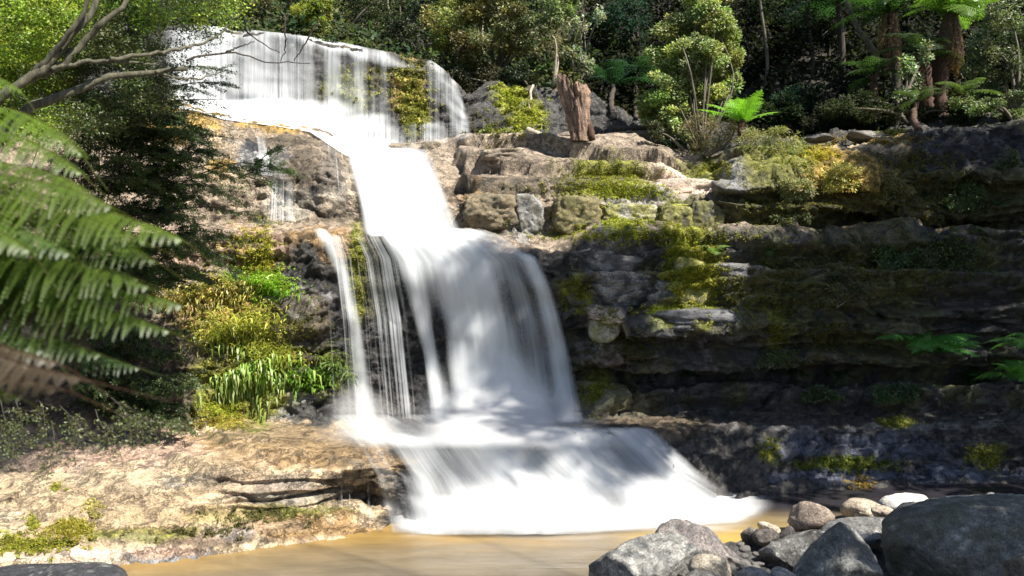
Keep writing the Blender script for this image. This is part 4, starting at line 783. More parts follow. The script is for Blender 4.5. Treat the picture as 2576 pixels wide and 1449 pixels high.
fern('fern', 'dim teal fern in the gully between the stump and the sapling', 'fern', P(1545, 215, 20.5), 10, 1.5, .34, (.02, .05, .024), 109, trunk_mat=DARKBARK, trunk_to=hit(1545, 300)[0], trunk_r=.06, npin=18, detail=5)
fern('fern', 'small fern in the dark right of the teal fern', 'fern', P(1600, 190, 21), 8, 1.2, .3, (.018, .042, .02), 110, trunk_mat=DARKBARK, trunk_to=hit(1600, 300)[0], trunk_r=.05, npin=16, detail=4)
# ferns at the foot of the right cliff
fern('fern', 'broad leaved green fern at the foot of the shaded right cliff', 'fern', hit(2305, 885)[0] + np.array([0, -.15, .12]), 11, .95, .26, (.09, .26, .05), 111, npin=13, detail=5, droop=.35)
fern('fern', 'second green fern just right of the broad leaved fern', 'fern', hit(2375, 900)[0] + np.array([0, -.15, .12]), 8, .8, .22, (.08, .23, .05), 112, npin=13, detail=5)
fern('fern', 'tall fern arching in from the right edge of the picture', 'fern', P(2620, 885, 12.4), 12, 1.25, .22, (.13, .30, .06), 113, npin=20, detail=6, trunk_to=hit(2620, 1035)[0], trunk_r=.06)
fern('fern', 'lower fern with bright tips near the right edge of the picture', 'fern', hit(2545, 985)[0] + np.array([0, -.15, .25]), 11, .8, .2, (.11, .27, .06), 114, npin=16, detail=6)
fern('fern', 'dim fern low on the shelf left of the tall right edge fern', 'fern', hit(2430, 965)[0] + np.array([0, -.1, .12]), 9, .6, .16, (.04, .10, .03), 115, npin=14, detail=5)
for k, (a, b, lab) in enumerate([(1930, 640, 'grassy fern tuft under the narrow ledge in shade'), (1730, 948, 'small fern tuft under the groove right of the main waterfall'), (2100, 950, 'dim small fern on the dark shelf'), (1990, 945, 'dim small fern left of another dim fern on the dark shelf'), (2510, 520, 'dim small fern high on the shaded cliff at the right edge'), (1790, 640, 'pale green hanging fern beside the mustard moss'), (2200, 870, 'dim little fern beside the broad leaved fern')]):
    fern('fern', lab, 'fern', hit(a, b)[0] + np.array([0, -.05, .03]), 8, .38, .10, (.05, .09, .03) if k != 5 else (.16, .24, .06), 120 + k, npin=13, detail=4)
# thin trunks in the dark
for k, (pl, d, r, m, lab) in enumerate([([(1895, 330), (1930, 180), (1915, 30), (1900, -80)], 23, .06, BARK, 'thin pale trunk in the dark right of the sapling'), ([(2150, 330), (2210, 170), (2150, 60), (2110, -60)], 21, .09, BARK, 'leaning grey trunk in the dark before the tree ferns'), ([(2040, 290), (2045, 160), (2030, 20), (2030, -60)], 23.5, .07, DARKBARK, 'dim upright trunk in the middle of the dark forest'), ([(2070, 280), (2085, 160), (2080, 40), (2090, -60)], 24.5, .06, DARKBARK, 'dim brown trunk behind the upright dim trunk'),
                                        ([(1217, 130), (1213, 60), (1220, -10), (1222, -80)], 22, .05, PALEWOOD, 'thin pale trunk behind the big olive tree'), ([(990, 125), (985, 70), (975, 10), (970, -60)], 22.5, .05, PALEWOOD, 'thin pale trunk left of the big olive tree'), ([(1017, 120), (1012, 70), (1005, 10), (1008, -60)], 22.8, .04, BARK, 'second thin trunk left of the big olive tree'), ([(1480, 230), (1472, 120), (1465, 10), (1464, -60)], 20.4, .025, BARK, 'very thin upright stem in front of the dark gully'), ([(1640, 300), (1610, 160), (1600, 40), (1590, -60)], 24, .07, DARKBARK, 'dim trunk behind the sunlit sapling')]):
    w = np.array([P(a, b, d) for a, b in pl]); w[0, 2] -= .5
    t = thing('tree', lab, 'tree', w[0]); mb = MB(); tube(mb, spline(w, 14) - w[0], np.linspace(r, r * .6, 14), 9, None, .05, RNG); mesh_np('trunk', mb.verts(), mb.faces(), m, smooth_=True, parent=t)
    tops = [w[-1] + RNG.normal(0, .8, 3) + np.array([0, 0, .8]) for _ in range(4)]
    crown('crown', [(c, (.9, .9, .6), 350, DK) for c in tops], .1, LEAF, t, np.random.default_rng(140 + k))
# hanging root in front of the mossy wall
mb = MB(); w = [P(a, b, d) for a, b, d in [(1338, 218, 19.5), (1332, 255, 19.2), (1340, 300, 19.0), (1370, 345, 18.6)]]; tube(mb, spline(w, 16) - w[0] + RNG.normal(0, .02, (16, 3)), np.linspace(.035, .02, 16), 6)
o = mesh_np('hanging_root', mb.verts(), mb.faces(), PALEWOOD, smooth_=True); o.location = w[0]; tag(o, 'pale crooked root hanging down the mossy wall left of the stump', 'root')
# a far wood behind everything
rng = np.random.default_rng(160); cl = []
for k in range(760):
    a = rng.uniform(-300, 2850); b = rng.uniform(-160, 345)
    q0 = hit(a, b, BV[3:])[0]; d = min(q0[1], 38) - rng.uniform(.3, 1.6); c = P(a, b, max(d, 20.5))
    cl.append((c, np.array([1.25, 1.0, 1.0]) * c[1] / 26, 190, np.array([(.03, .04, .018), (.022, .035, .016), (.05, .055, .02)][k % 3]) * (1.9 if a < 1450 else .45)))  # leaf colour carries the light: raised on the lit left, cut on the dark right
t = thing('distant_forest', 'dark wood covering the steep slope behind the falls', 'forest', K12[NC // 2]); t['kind'] = 'stuff'
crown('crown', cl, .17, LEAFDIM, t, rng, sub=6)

# ------------------------------------------------------------------ left bank: overhanging tree, dark shrubs, tufts
def P3(l): return [P(a, b, d) for a, b, d in l]
lt = thing('tree', 'leaning grey limbed tree with fine bright leaves at the top left', 'tree', P(-330, 700, 7.2))
limbs = [([(-330, 700, 7.2), (-120, 420, 7.2), (30, 317, 7.3), (83, 263, 7.4), (183, 230, 7.6), (283, 193, 7.8), (377, 182, 8.0), (470, 170, 8.2)], .075), ([(-330, 560, 7.0), (10, 242, 7.1), (100, 180, 7.2), (187, 87, 7.3), (240, 7, 7.4), (270, -80, 7.5)], .07), ([(60, 205, 7.2), (160, 160, 7.3), (213, 100, 7.4), (253, 67, 7.4), (313, 7, 7.5), (380, -80, 7.6)], .05), ([(100, 178, 7.2), (167, 163, 7.3), (267, 153, 7.5), (333, 157, 7.7), (393, 163, 7.8)], .03),
         ([(-200, 330, 7.0), (60, 205, 7.2), (150, 110, 7.2), (215, 30, 7.2), (240, -60, 7.2)], .05), ([(280, 150, 7.5), (420, 130, 7.9), (530, 100, 8.4), (600, 40, 8.6)], .025), ([(390, 180, 8), (470, 200, 8.5), (560, 180, 9)], .018)]
for l, r in limbs:
    mb = MB(); s = spline(P3(l), 26) + RNG.normal(0, .01, (26, 3)); tube(mb, s, np.linspace(r, r * .35, 26) * .85, 8, None, .06, RNG); part('limb', mb.verts(), mb.faces(), LIMBBARK, lt, smooth_=True)
mb = MB(); b0 = P(-330, 700, 7.2); b1 = P(-330, 560, 7.0); g0 = np.array([b0[0] - .5, b0[1], .6])
for e in (b0, b1, P(-200, 330, 7.0)): tube(mb, spline([g0, (g0 + e) / 2 + np.array([-.12, 0, .1]), e], 16), np.linspace(.16, .075, 16), 10, None, .05, RNG)
part('trunk', mb.verts(), mb.faces(), LIMBBARK, lt, smooth_=True)
for l in [[(470, 150, 8.6), (567, 133, 9), (633, 143, 9.2), (683, 160, 9.3), (733, 157, 9.4), (780, 161, 9.5)], [(600, 20, 9), (617, 60, 9.2), (623, 83, 9.2), (663, 110, 9.3), (703, 133, 9.4)], [(715, 40, 9.3), (717, 90, 9.3), (716, 127, 9.4), (703, 157, 9.4)], [(800, 60, 9.4), (783, 83, 9.4), (757, 127, 9.4), (737, 153, 9.4)], [(420, 240, 8.6), (400, 280, 8.8), (380, 300, 9)], [(567, 133, 9), (600, 118, 9.1), (640, 105, 9.2)]]:
    mb = MB(); s = spline(P3(l), 18) + RNG.normal(0, .006, (18, 3)); tube(mb, s, np.linspace(.013, .005, 18), 5); part('twig', mb.verts(), mb.faces(), DARKBARK, lt, smooth_=True)
rng = np.random.default_rng(171); cl = []
for k in range(150):
    a = rng.uniform(-140, 600); b = rng.uniform(-60, 330)
    if b > 330 - max(0, a - 250) * .5 or (a > 420 and rng.uniform() < .45): continue
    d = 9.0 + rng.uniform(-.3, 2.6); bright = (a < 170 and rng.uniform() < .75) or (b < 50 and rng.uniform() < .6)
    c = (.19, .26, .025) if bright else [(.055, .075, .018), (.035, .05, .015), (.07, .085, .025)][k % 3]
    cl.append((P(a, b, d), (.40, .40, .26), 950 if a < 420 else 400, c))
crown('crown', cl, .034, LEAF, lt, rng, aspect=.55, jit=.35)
bt = thing('tree', 'bright yellow green leafy tree behind the leaning limbs at the far left', 'tree', P(-100, 420, 10.5))
cl = [(P(a, b, 10.6 + rng.uniform(-.6, .6)), (.55, .5, .4), 700, (.17, .24, .025)) for a, b in [(10, 10), (90, 30), (30, 90), (-40, 60), (70, 130), (0, 170), (120, 90), (-40, 150), (60, 220), (0, 270), (150, 20), (220, -10), (300, 10), (380, -10), (440, 20)]]
crown('crown', cl, .06, LEAF, bt, rng); branches('trunk', P(-100, 420, 10.5), [c for c, *_ in cl[3:6]], .03, DARKBARK, bt, rng)

def spray_shrub(name, label, sprays, seed, col, leaf=.022, root=None, n=170, tw=1.0):
    """flat lacy sprays of tiny leaves on thin twigs (sprays: start px,py -> end px,py at distance d)"""
    rng = np.random.default_rng(seed); t = thing(name, label, 'shrub', P(*root)); mb = MB(); V, F, C, o = [], [], [], 0
    r0 = np.array(t.location)
    for a, b, x, y, d in sprays:
        s0 = P(a, b, d); s1 = P(x, y, d - .25); L = np.linalg.norm(s1 - s0); mid = (s0 + s1) / 2 + np.array([0, 0, .10 * L]) + rng.normal(0, .05 * L, 3)
        ln = spline([s0, mid, s1], 12); tube(mb, ln, np.linspace(.009, .003, 12) * tw, 4); 
        if rng.uniform() < .12 * tw: tube(mb, spline([r0, (r0 + s0) / 2 + rng.normal(0, .2, 3), s0], 6), np.linspace(.010, .006, 6), 4)
        ax = unit(s1 - s0); sd = unit(np.cross(ax, [0, 0, 1.0]))
        for k in range(14):
            u = rng.uniform(.1, 1); p0 = ln[int(u * 11)]; dr = unit(ax * .75 + sd * rng.choice([-1, 1]) * rng.uniform(.35, .9) + rng.normal(0, .22, 3) - np.array([0, 0, .1])); l2 = L * rng.uniform(.18, .5) * (1.15 - .5 * u)
            tube(mb, spline([p0, p0 + dr * l2 * .5 + [0, 0, .02], p0 + dr * l2], 4), np.linspace(.004, .0015, 4) * tw, 3)
            m = int(n / 14 * (l2 / L) * 4.2) + 4; w = rng.uniform(0, 1, m); pp = p0 + dr * l2 * w[:, None] + rng.normal(0, .022, (m, 3)) * np.array([1, 1, .6])
            v, f, c = leaves(pp, leaf, np.array(col) * rng.uniform(.6, 1.5), rng, out=np.repeat(dr[None], m, 0) + rng.normal(0, .5, (m, 3)), aspect=.6, jit=.3, outw=.5, droop=0)
            V.append(v); F.append(f + o); C.append(c); o += len(v)
    part('twigs', mb.verts(), mb.faces(), DARKBARK, t)['kind'] = 'stuff'
    part('foliage', np.concatenate(V), np.concatenate(F), LEAF, t, col=np.concatenate(C))['kind'] = 'stuff'
    return t
rng = np.random.default_rng(180); sp = []
for a, b, x, y in [(380, 330, 590, 350), (330, 300, 560, 300), (400, 370, 570, 395), (350, 410, 600, 430), (420, 440, 690, 455), (430, 470, 700, 470), (470, 450, 720, 430), (380, 470, 640, 520), (330, 500, 600, 510), (420, 530, 660, 560), (300, 460, 520, 480), (640, 450, 730, 370), (600, 450, 740, 440), (330, 540, 560, 580), (400, 580, 620, 610), (360, 620, 560, 650), (420, 640, 600, 690), (300, 380, 470, 400), (250, 330, 430, 340), (300, 580, 500, 630), (300, 660, 520, 700), (250, 520, 420, 560), (220, 400, 380, 430), (240, 450, 400, 470), (210, 350, 350, 370), (260, 600, 430, 670), (300, 700, 470, 730), (380, 260, 560, 250), (420, 220, 580, 215), (380, 200, 560, 180), (300, 240, 470, 230)]:
    sp.append((a, b, x, y, 11.3 + rng.uniform(-.4, .6)))
spray_shrub('shrub', 'dark lacy shrub with flat sprays reaching across the tan rounded rock', sp, 181, (.06, .095, .022), root=(120, 760, 11.0), n=1000)
sp = []
for k in range(64):
    a = rng.uniform(150, 430); b = rng.uniform(260, 720); sp.append((a, b, a + rng.uniform(60, 170), b + rng.uniform(-25, 60), 11.8 + rng.uniform(-.3, .5)))
spray_shrub('shrub', 'black green dense shrub mass behind the lacy shrub in the shade', sp, 182, (.045, .07, .02), root=(60, 800, 11.4), n=1100, leaf=.03)
sp = []
for k in range(34):
    a = rng.uniform(180, 400); b = rng.uniform(830, 1060); sp.append((a, b, a + rng.uniform(60, 160), b + rng.uniform(-15, 40), 11.8 + rng.uniform(-.3, .4)))
spray_shrub('shrub', 'dark small leaved shrub above the pale shelf left of the strap leaved plants', sp, 183, (.05, .075, .022), root=(100, 1040, 12.0), n=800, leaf=.035)
sp = []
for a, b, x, y in [(40, 1010, 60, 1120), (100, 1010, 110, 1110), (150, 1020, 250, 1130), (240, 1030, 300, 1150), (300, 1040, 340, 1130), (0, 1000, 20, 1110), (200, 1040, 190, 1180), (330, 1050, 400, 1110), (400, 1060, 470, 1085), (130, 1060, 120, 1200), (20, 1080, 30, 1150), (280, 1000, 350, 1090)]:
    sp.append((a, b, x, y, 5.6 + rng.uniform(-.4, .4)))
spray_shrub('hanging_shrub', 'dark drooping twigs with sparse leaves hanging over the pale shelf at the left edge', sp, 184, (.07, .085, .022), root=(-120, 820, 5.6), n=120, leaf=.019, tw=.5)

bush('shrub', 'dense dark green shrub filling the shade under the leaning limbs', 'shrub', [(200, 340, 80, 60), (300, 360, 80, 60), (380, 330, 60, 50), (180, 430, 80, 60), (280, 460, 90, 60), (380, 440, 70, 50), (200, 540, 80, 60), (310, 560, 90, 60), (410, 540, 60, 50), (230, 640, 90, 60), (340, 660, 90, 50), (430, 630, 50, 40), (330, 740, 70, 40), (120, 300, 80, 60), (440, 250, 60, 40), (360, 250, 70, 50), (250, 260, 80, 50), (150, 700, 90, 60), (420, 700, 50, 30)], 11.9, .04, [(.05, .08, .022), (.035, .055, .018), (.06, .085, .025), (.03, .05, .016)], 34000, seed=240, trunkr=.02, base=(100, 900, 12))
bush('shrub', 'dim undergrowth shrub in front of the tree fern trunks', 'shrub', [(2120, 270, 60, 30), (2210, 285, 60, 26), (2290, 290, 60, 26), (2380, 280, 60, 30), (2440, 290, 50, 24), (2180, 250, 40, 26)], 17.0, .06, [(.03, .042, .016), (.04, .052, .018), (.02, .03, .012)], 7000, seed=241, mat=LEAFDIM)
bush('shrub', 'bright lit shrub above the right end of the dark rim slope', 'shrub', [(2480, 270, 50, 24), (2550, 285, 50, 24), (2420, 250, 36, 26)], 15.8, .05, [(.12, .16, .05), (.09, .12, .04)], 3600, seed=242)
bush('shrub', 'dark shrub on the left cliff beyond the leaning limbs', 'shrub', [(-100, 500, 160, 90), (-250, 620, 160, 90), (-60, 650, 120, 90), (-200, 380, 160, 80), (-350, 480, 120, 90), (-120, 800, 160, 90), (-320, 820, 140, 80)], 12.2, .06, [(.06, .09, .025), (.05, .07, .02)], 14000, seed=243, base=(-150, 1000, 12.4))
# tufts and strap leaved plants on the left bank
for k, (a, b, n, L, sx, c, lab) in enumerate([(560, 745, 1500, .22, (.9, .3, .25), (.40, .35, .11), 'straw coloured grass clump on the left cliff ledge'), (470, 755, 900, .2, (.5, .3, .2), (.42, .31, .15), 'pinkish dry grass clump left of the straw coloured grass'), (650, 725, 1700, .14, (.7, .2, .3), (.20, .36, .025), 'vivid green mossy tuft on the left cliff'), (680, 660, 900, .14, (.3, .2, .5), (.32, .30, .04), 'gold green moss tuft above the vivid green tuft'), (600, 840, 1300, .2, (.7, .3, .6), (.34, .34, .06), 'yellow green bushy tuft in the middle of the left cliff'), (680, 880, 900, .2, (.5, .3, .5), (.27, .27, .05), 'olive tuft right of the yellow green bushy tuft'), (560, 1030, 900, .09, (.45, .3, .2), (.27, .29, .03), 'bright moss cushion at the foot of the left cliff'), (545, 1062, 800, .09, (.6, .2, .1), (.30, .23, .05), 'golden low tuft below the bright moss cushion'), (180, 1335, 700, .07, (.32, .2, .1), (.25, .22, .03), 'round yellow moss cushion on the pale shelf'),
                                                    (780, 955, 450, .26, (.5, .2, .2), (.14, .24, .035), 'small green fern like tuft beside the left strand of water'), (860, 930, 300, .22, (.3, .2, .4), (.14, .19, .05), 'hanging green tuft behind the left strand of water'), (740, 800, 500, .12, (.3, .2, .3), (.12, .11, .05), 'brown green moss tuft under the grey stone shelf'), (1990, 330, 160, .22, (.3, .2, .05), (.18, .2, .06), 'sparse grass stems on the sunlit rim right of the sapling'), (2260, 335, 300, .16, (.5, .2, .05), (.16, .18, .05), 'short grass on the rim above the golden edge'), (1040, 352, 200, .1, (.5, .2, .05), (.2, .19, .08), 'dry grass fringe at the foot of the upper waterfall')]):
    tuft('grass_tuft', lab, 'grass tuft', (a, b), n, L, sx, c, 200 + k)
for k, (a, b, n, L, c, lab) in enumerate([(640, 870, 220, .24, (.22, .31, .07), 'topmost clump of drooping strap leaves on the left cliff'), (620, 920, 240, .26, (.25, .36, .07), 'lit clump of strap leaves hanging below the topmost clump'), (660, 950, 220, .25, (.25, .35, .07), 'right hand clump of hanging strap leaves near the brown moss'), (600, 970, 240, .26, (.17, .22, .05), 'left hand lower clump of hanging strap leaves over the bright moss cushion'), (650, 1000, 200, .22, (.22, .26, .06), 'lowest clump of strap leaves above the white stones')]):
    tuft('strap_leaf_plant', lab, 'plant', (a, b), n, L, (.6, .2, .5), c, 230 + k, droop=1.5, width=.14, offset=.06, up=.1, strap=True)

# ------------------------------------------------------------------ the near tree fern at the left (out of focus)
ft = thing('tree_fern', 'large green tree fern reaching in from the left edge, out of focus', 'tree fern', P(-420, 1500, 3.2))
rng = np.random.default_rng(190)
mb = MB(); s = spline([P(-420, 1500, 3.2), P(-400, 1000, 3.2), P(-380, 560, 3.2)], 20); tube(mb, s, np.full(20, .16) * (1 + rng.normal(0, .05, 20)), 14, None, .06, rng); part('trunk', mb.verts(), mb.faces(), FIBRE, ft, smooth_=True)
O_ = (-380, 560, 3.25)
BACK = [([O_, (-560, 420, 3.2), (-760, 520, 3.1), (-900, 760, 3.0)], .4, (.09, .15, .016)), ([O_, (-520, 460, 2.8), (-680, 600, 2.3), (-800, 900, 2.0)], .4, (.09, .15, .016)), ([O_, (-480, 380, 3.8), (-560, 420, 4.4), (-600, 560, 4.9)], .4, (.09, .15, .016)), ([O_, (-300, 380, 3.8), (-260, 430, 4.3), (-240, 560, 4.7)], .38, (.08, .13, .016)), ([O_, (-600, 560, 3.4), (-800, 700, 3.5), (-880, 900, 3.6)], .38, (.08, .13, .016)), ([O_, (-420, 480, 2.6), (-440, 600, 2.1), (-460, 900, 1.7)], .38, (.09, .15, .016))]
FR = BACK + [([O_, (-160, 440, 3.0), (60, 440, 2.85), (200, 490, 2.8), (330, 580, 2.75)], .46, (.10, .155, .014)), ([O_, (-160, 500, 3.2), (60, 510, 3.1), (230, 560, 3.05), (390, 650, 3.0)], .46, (.09, .14, .014)), ([O_, (-160, 590, 2.9), (60, 620, 2.8), (240, 680, 2.75), (430, 770, 2.7)], .44, (.08, .13, .015)), ([O_, (-160, 640, 3.2), (60, 700, 3.1), (230, 770, 3.05), (420, 850, 3.0)], .40, (.075, .12, .015)), ([O_, (-240, 540, 2.7), (-60, 560, 2.6), (60, 620, 2.55), (130, 740, 2.5)], .36, (.10, .16, .016)), ([O_, (-200, 720, 2.9), (0, 800, 2.8), (160, 860, 2.75), (320, 930, 2.7)], .34, (.06, .10, .016)),
      ([O_, (-200, 300, 3.3), (0, 270, 3.3), (130, 330, 3.25), (225, 470, 3.2)], .34, (.11, .175, .014)), ([O_, (-200, 340, 3.2), (0, 330, 3.15), (130, 390, 3.1), (235, 500, 3.05)], .36, (.105, .165, .014)), ([O_, (-180, 400, 3.1), (20, 400, 3.0), (160, 455, 2.95), (265, 590, 2.9)], .38, (.10, .155, .014)), ([O_, (-200, 460, 3.0), (60, 470, 2.9), (250, 530, 2.8), (380, 595, 2.75), (480, 700, 2.7)], .46, (.10, .155, .014)),
      ([O_, (-160, 520, 3.1), (80, 550, 3.0), (260, 610, 2.9), (420, 720, 2.85)], .42, (.085, .14, .016)), ([O_, (-160, 560, 3.2), (60, 610, 3.1), (220, 660, 3.0), (380, 740, 2.95)], .40, (.08, .13, .016)), ([O_, (-180, 600, 3.0), (60, 670, 2.9), (220, 710, 2.85), (360, 750, 2.8), (490, 840, 2.75)], .38, (.075, .125, .016)), ([O_, (-160, 660, 3.0), (80, 730, 2.9), (280, 790, 2.8), (470, 890, 2.75)], .34, (.075, .125, .016)),
      ([O_, (-220, 600, 3.1), (-40, 620, 3.0), (100, 670, 2.95), (210, 790, 2.9)], .36, (.11, .17, .016)), ([O_, (-240, 480, 3.1), (-60, 480, 3.0), (80, 530, 2.95), (170, 660, 2.9)], .36, (.11, .17, .016)), ([O_, (-250, 700, 2.9), (-60, 780, 2.8), (80, 860, 2.7), (180, 980, 2.65)], .30, (.06, .11, .02)), ([O_, (-260, 240, 3.4), (-80, 180, 3.5), (30, 205, 3.5), (90, 300, 3.5)], .32, (.11, .175, .014)), ([O_, (-200, 700, 3.3), (40, 820, 3.3), (200, 880, 3.3), (380, 950, 3.3)], .32, (.04, .08, .018)),
      ([O_, (-220, 560, 2.8), (-20, 560, 2.7), (120, 610, 2.65), (240, 720, 2.6)], .34, (.08, .15, .025)), ([O_, (-260, 840, 2.7), (-60, 960, 2.6), (60, 1000, 2.55), (130, 1080, 2.5)], .26, (.07, .10, .02))]
for pl, w, c in FR:
    pl = [(a * 1.22 if a > 0 else a, b + (12 if a > 0 else 0), d) for a, b, d in pl]
    bk = pl[1][0] < -230 and pl[-1][0] < -200; c = np.array(c) * .78; m = frond_mesh(P3(pl), w, 24 if bk else 66, rng, c, 8 if bk else 18, .35, hang=.5, pw=.8); part('frond', m.verts(), m.faces(), FERN, ft, col=m.cols())
for pl, w in [([O_, (-200, 640, 3.0), (20, 730, 2.95), (150, 790, 2.9), (240, 900, 2.9), (270, 1030, 2.9)], .24), ([O_, (-220, 680, 2.9), (0, 770, 2.8), (120, 850, 2.75), (190, 1000, 2.7)], .24), ([O_, (-200, 780, 2.6), (20, 900, 2.4), (200, 950, 2.3), (430, 1010, 2.25)], .22), ([O_, (-230, 800, 2.7), (-20, 930, 2.5), (160, 980, 2.4), (320, 1050, 2.35)], .22), ([O_, (-230, 760, 2.7), (-20, 860, 2.6), (160, 920, 2.55), (280, 1000, 2.5)], .24)]:
    m = frond_mesh(P3(pl), w, 40, rng, (.065, .048, .03), 14, .5, hang=.8, pw=.8); part('dead_frond', m.verts(), m.faces(), FERN, ft, col=m.cols())

# ------------------------------------------------------------------ unseen forest trees, crowns set along sun rays to cast the wanted shade
SH = dict(
    right_cliff=[(2030, 700), (2000, 640), (2100, 560), (2200, 520), (2300, 480), (2400, 420), (2500, 400), (2576, 420), (2700, 450), (1960, 810), (1960, 910), (2030, 770), (2100, 700), (2200, 650), (2300, 620), (2400, 560), (2500, 560), (2600, 600), (2000, 870), (2100, 820), (2200, 780), (2300, 740), (2400, 700), (2500, 700), (2650, 720), (2450, 340), (2560, 330)],
    right_foot=[(1720, 1040), (1860, 960), (1890, 900), (1830, 990), (1900, 1000), (2000, 950), (2100, 930), (2200, 900), (1650, 1080), (1750, 1100), (1950, 1050), (2150, 1050), (2350, 1030), (2550, 1050), (2650, 1100), (1900, 1200), (2050, 1190), (2200, 1200), (2400, 1190), (2550, 1190), (2000, 1020), (2300, 970)],
    water_shade=[(1350, 1080), (1450, 1090), (1550, 1080), (1250, 1075), (1500, 1120), (1600, 1100), (1400, 1120), (1350, 860), (1300, 840), (1180, 860), (1230, 920), (1280, 980), (1330, 1000), (1380, 960), (1400, 1030), (1250, 1040), (1480, 1080), (1330, 900), (1420, 900)],
    forest=[(1500, 60), (1580, 200), (1540, 280), (1950, 60), (2000, 150), (2060, 80), (2100, 200), (2150, 120), (2050, 250), (2180, 250), (2250, 200), (2300, 280), (2000, 300), (1950, 220), (2350, 200), (2280, 100), (2420, 80)],
    boulders=[(2300, 1420), (2420, 1330), (2500, 1400), (2120, 1420), (2050, 1440), (2600, 1320), (2520, 1290)],
    left=[(250, 420), (330, 500), (280, 560), (400, 560), (250, 650), (380, 680), (330, 380), (420, 440), (200, 500)])
LEFTD = {'left': 9.3}
rng = np.random.default_rng(195)
groups = {}
for k, lst in SH.items():
    for a, b in lst:
        if k == 'left': q0 = P(a, b, 10.8)
        elif k == 'forest': q0 = P(a, b, 22.0)
        elif k == 'boulders': q0 = P(a, b, 7.6)
        else: q0 = hit(a, b)[0]
        groups.setdefault(k, []).append(q0)
LABT = dict(right_cliff='tall forest tree on the right bank whose crown shades the right cliff', right_foot='tall forest tree beside the stream whose crown shades the foot of the right cliff', water_shade='slim forest tree on the right bank whose crown dapples the main waterfall', forest='tall forest tree on the upper slope whose crown darkens the forest floor', boulders='young forest tree on the near right bank whose crown shades the huge boulder', left='forest tree high on the right bank whose crown shades the left shrubs')
for k, qs in groups.items():
    cl = []
    for q0 in qs:
        for rep in range(2):
            t = rng.uniform(9, 13) if k not in ('left', 'water_shade') else rng.uniform(11, 13) if k == 'left' else rng.uniform(20, 24); c = q0 + SUN * t + rng.normal(0, .3, 3)
            cl.append((c, (.75, .75, .55) if k != 'boulders' else (.5, .5, .4), {'water_shade': 150, 'left': 150, 'right_foot': 210, 'right_cliff': 240}.get(k, 300), (.06, .085, .025)))
    cen = np.mean([c for c, *_ in cl], 0); base = np.array([max(cen[0] + 1.5, 8.0), cen[1], 0.0])
    if k == 'left': base = np.array([11.0, 1.0, 0.0])
    tr = thing('shade_tree', LABT[k], 'tree', base)
    mb = MB(); top = base * [1, 1, 0] + (cen - base) * [.12, .12, .85]; s = spline([base, base + np.array([.1, .1, cen[2] * .45]), top], 20); tube(mb, s, np.linspace(.28, .1, 20), 12, None, .04, rng); part('trunk', mb.verts(), mb.faces(), BARK, tr, smooth_=True)
    branches('branch', top, [c for c, *_ in cl[::3]], .014, BARK, tr, rng)
    crown('crown', cl, .17, LEAF, tr, rng, aspect=.6, sub=8, outw=.3)
# ------------------------------------------------------------------ water
def water_mat(name, fu, fv, contrast=1.0, base=(.76, .78, .79), seed=0.0, wide=0.55):
    m, n, out = new_mat(name); L = n.links.new
    tc = node(n, 'ShaderNodeUVMap'); mp = node(n, 'ShaderNodeMapping'); mp.inputs['Scale'].default_value = (fu, fv, 1); mp.inputs['Location'].default_value = (seed, seed * .7, seed)
    L(tc.outputs[0], mp.inputs[0])
    n1 = node(n, 'ShaderNodeTexNoise', Scale=1.0, Detail=5.0, Roughness=0.62); L(mp.outputs[0], n1.inputs['Vector'])
    mp2 = node(n, 'ShaderNodeMapping'); mp2.inputs['Scale'].default_value = (fu * 0.27, fv * 0.8, 1); mp2.inputs['Location'].default_value = (seed + 7, seed, 3); L(tc.outputs[0], mp2.inputs[0])
    n2 = node(n, 'ShaderNodeTexNoise', Scale=1.0, Detail=3.0, Roughness=0.55); L(mp2.outputs[0], n2.inputs['Vector'])
    nn = math_node(n, 'ADD', math_node(n, 'MULTIPLY', n1.outputs[0], 1 - wide), math_node(n, 'MULTIPLY', n2.outputs[0], wide))
    d = attr(n, 'dens')
    # a = smooth ramp of (dens - contrast-scaled noise)
    t = math_node(n, 'SUBTRACT', math_node(n, 'MULTIPLY', d.outputs['Fac'], 1.0 + 0.55 * contrast), math_node(n, 'MULTIPLY', math_node(n, 'SUBTRACT', math_node(n, 'MULTIPLY', nn, 2.6), 0.8), 0.75 * contrast), clamp=True)
    a = math_node(n, 'MULTIPLY', t, math_node(n, 'MULTIPLY', d.outputs['Fac'], 2.2, clamp=True), clamp=True)
    df = node(n, 'ShaderNodeBsdfDiffuse'); df.inputs['Color'].default_value = (*base, 1)
    tl = node(n, 'ShaderNodeBsdfTranslucent'); tl.inputs['Color'].default_value = (*base, 1)
    mx = node(n, 'ShaderNodeMixShader', Fac=0.35); L(df.outputs[0], mx.inputs[1]); L(tl.outputs[0], mx.inputs[2])
    bp = node(n, 'ShaderNodeBump', Strength=0.25, Distance=0.05); L(nn, bp.inputs['Height']); L(bp.outputs[0], df.inputs['Normal'])
    tr = node(n, 'ShaderNodeBsdfTransparent')
    m2 = node(n, 'ShaderNodeMixShader'); L(a, m2.inputs[0]); L(tr.outputs[0], m2.inputs[1]); L(mx.outputs[0], m2.inputs[2])
    L(m2.outputs[0], out.inputs[0]); return m
W_STREAK = water_mat('streaming white water', 9.0, 0.22, 1.0)
W_FINE = water_mat('thin threads of water', 24.0, 0.16, 1.6, seed=4.0, wide=0.22)
W_SOFT = water_mat('soft white water', 3.2, 0.3, 0.55, seed=9.0)
W_MIST = water_mat('drifting spray', 0.9, 0.7, 0.35, base=(.72, .72, .72), seed=13.0)

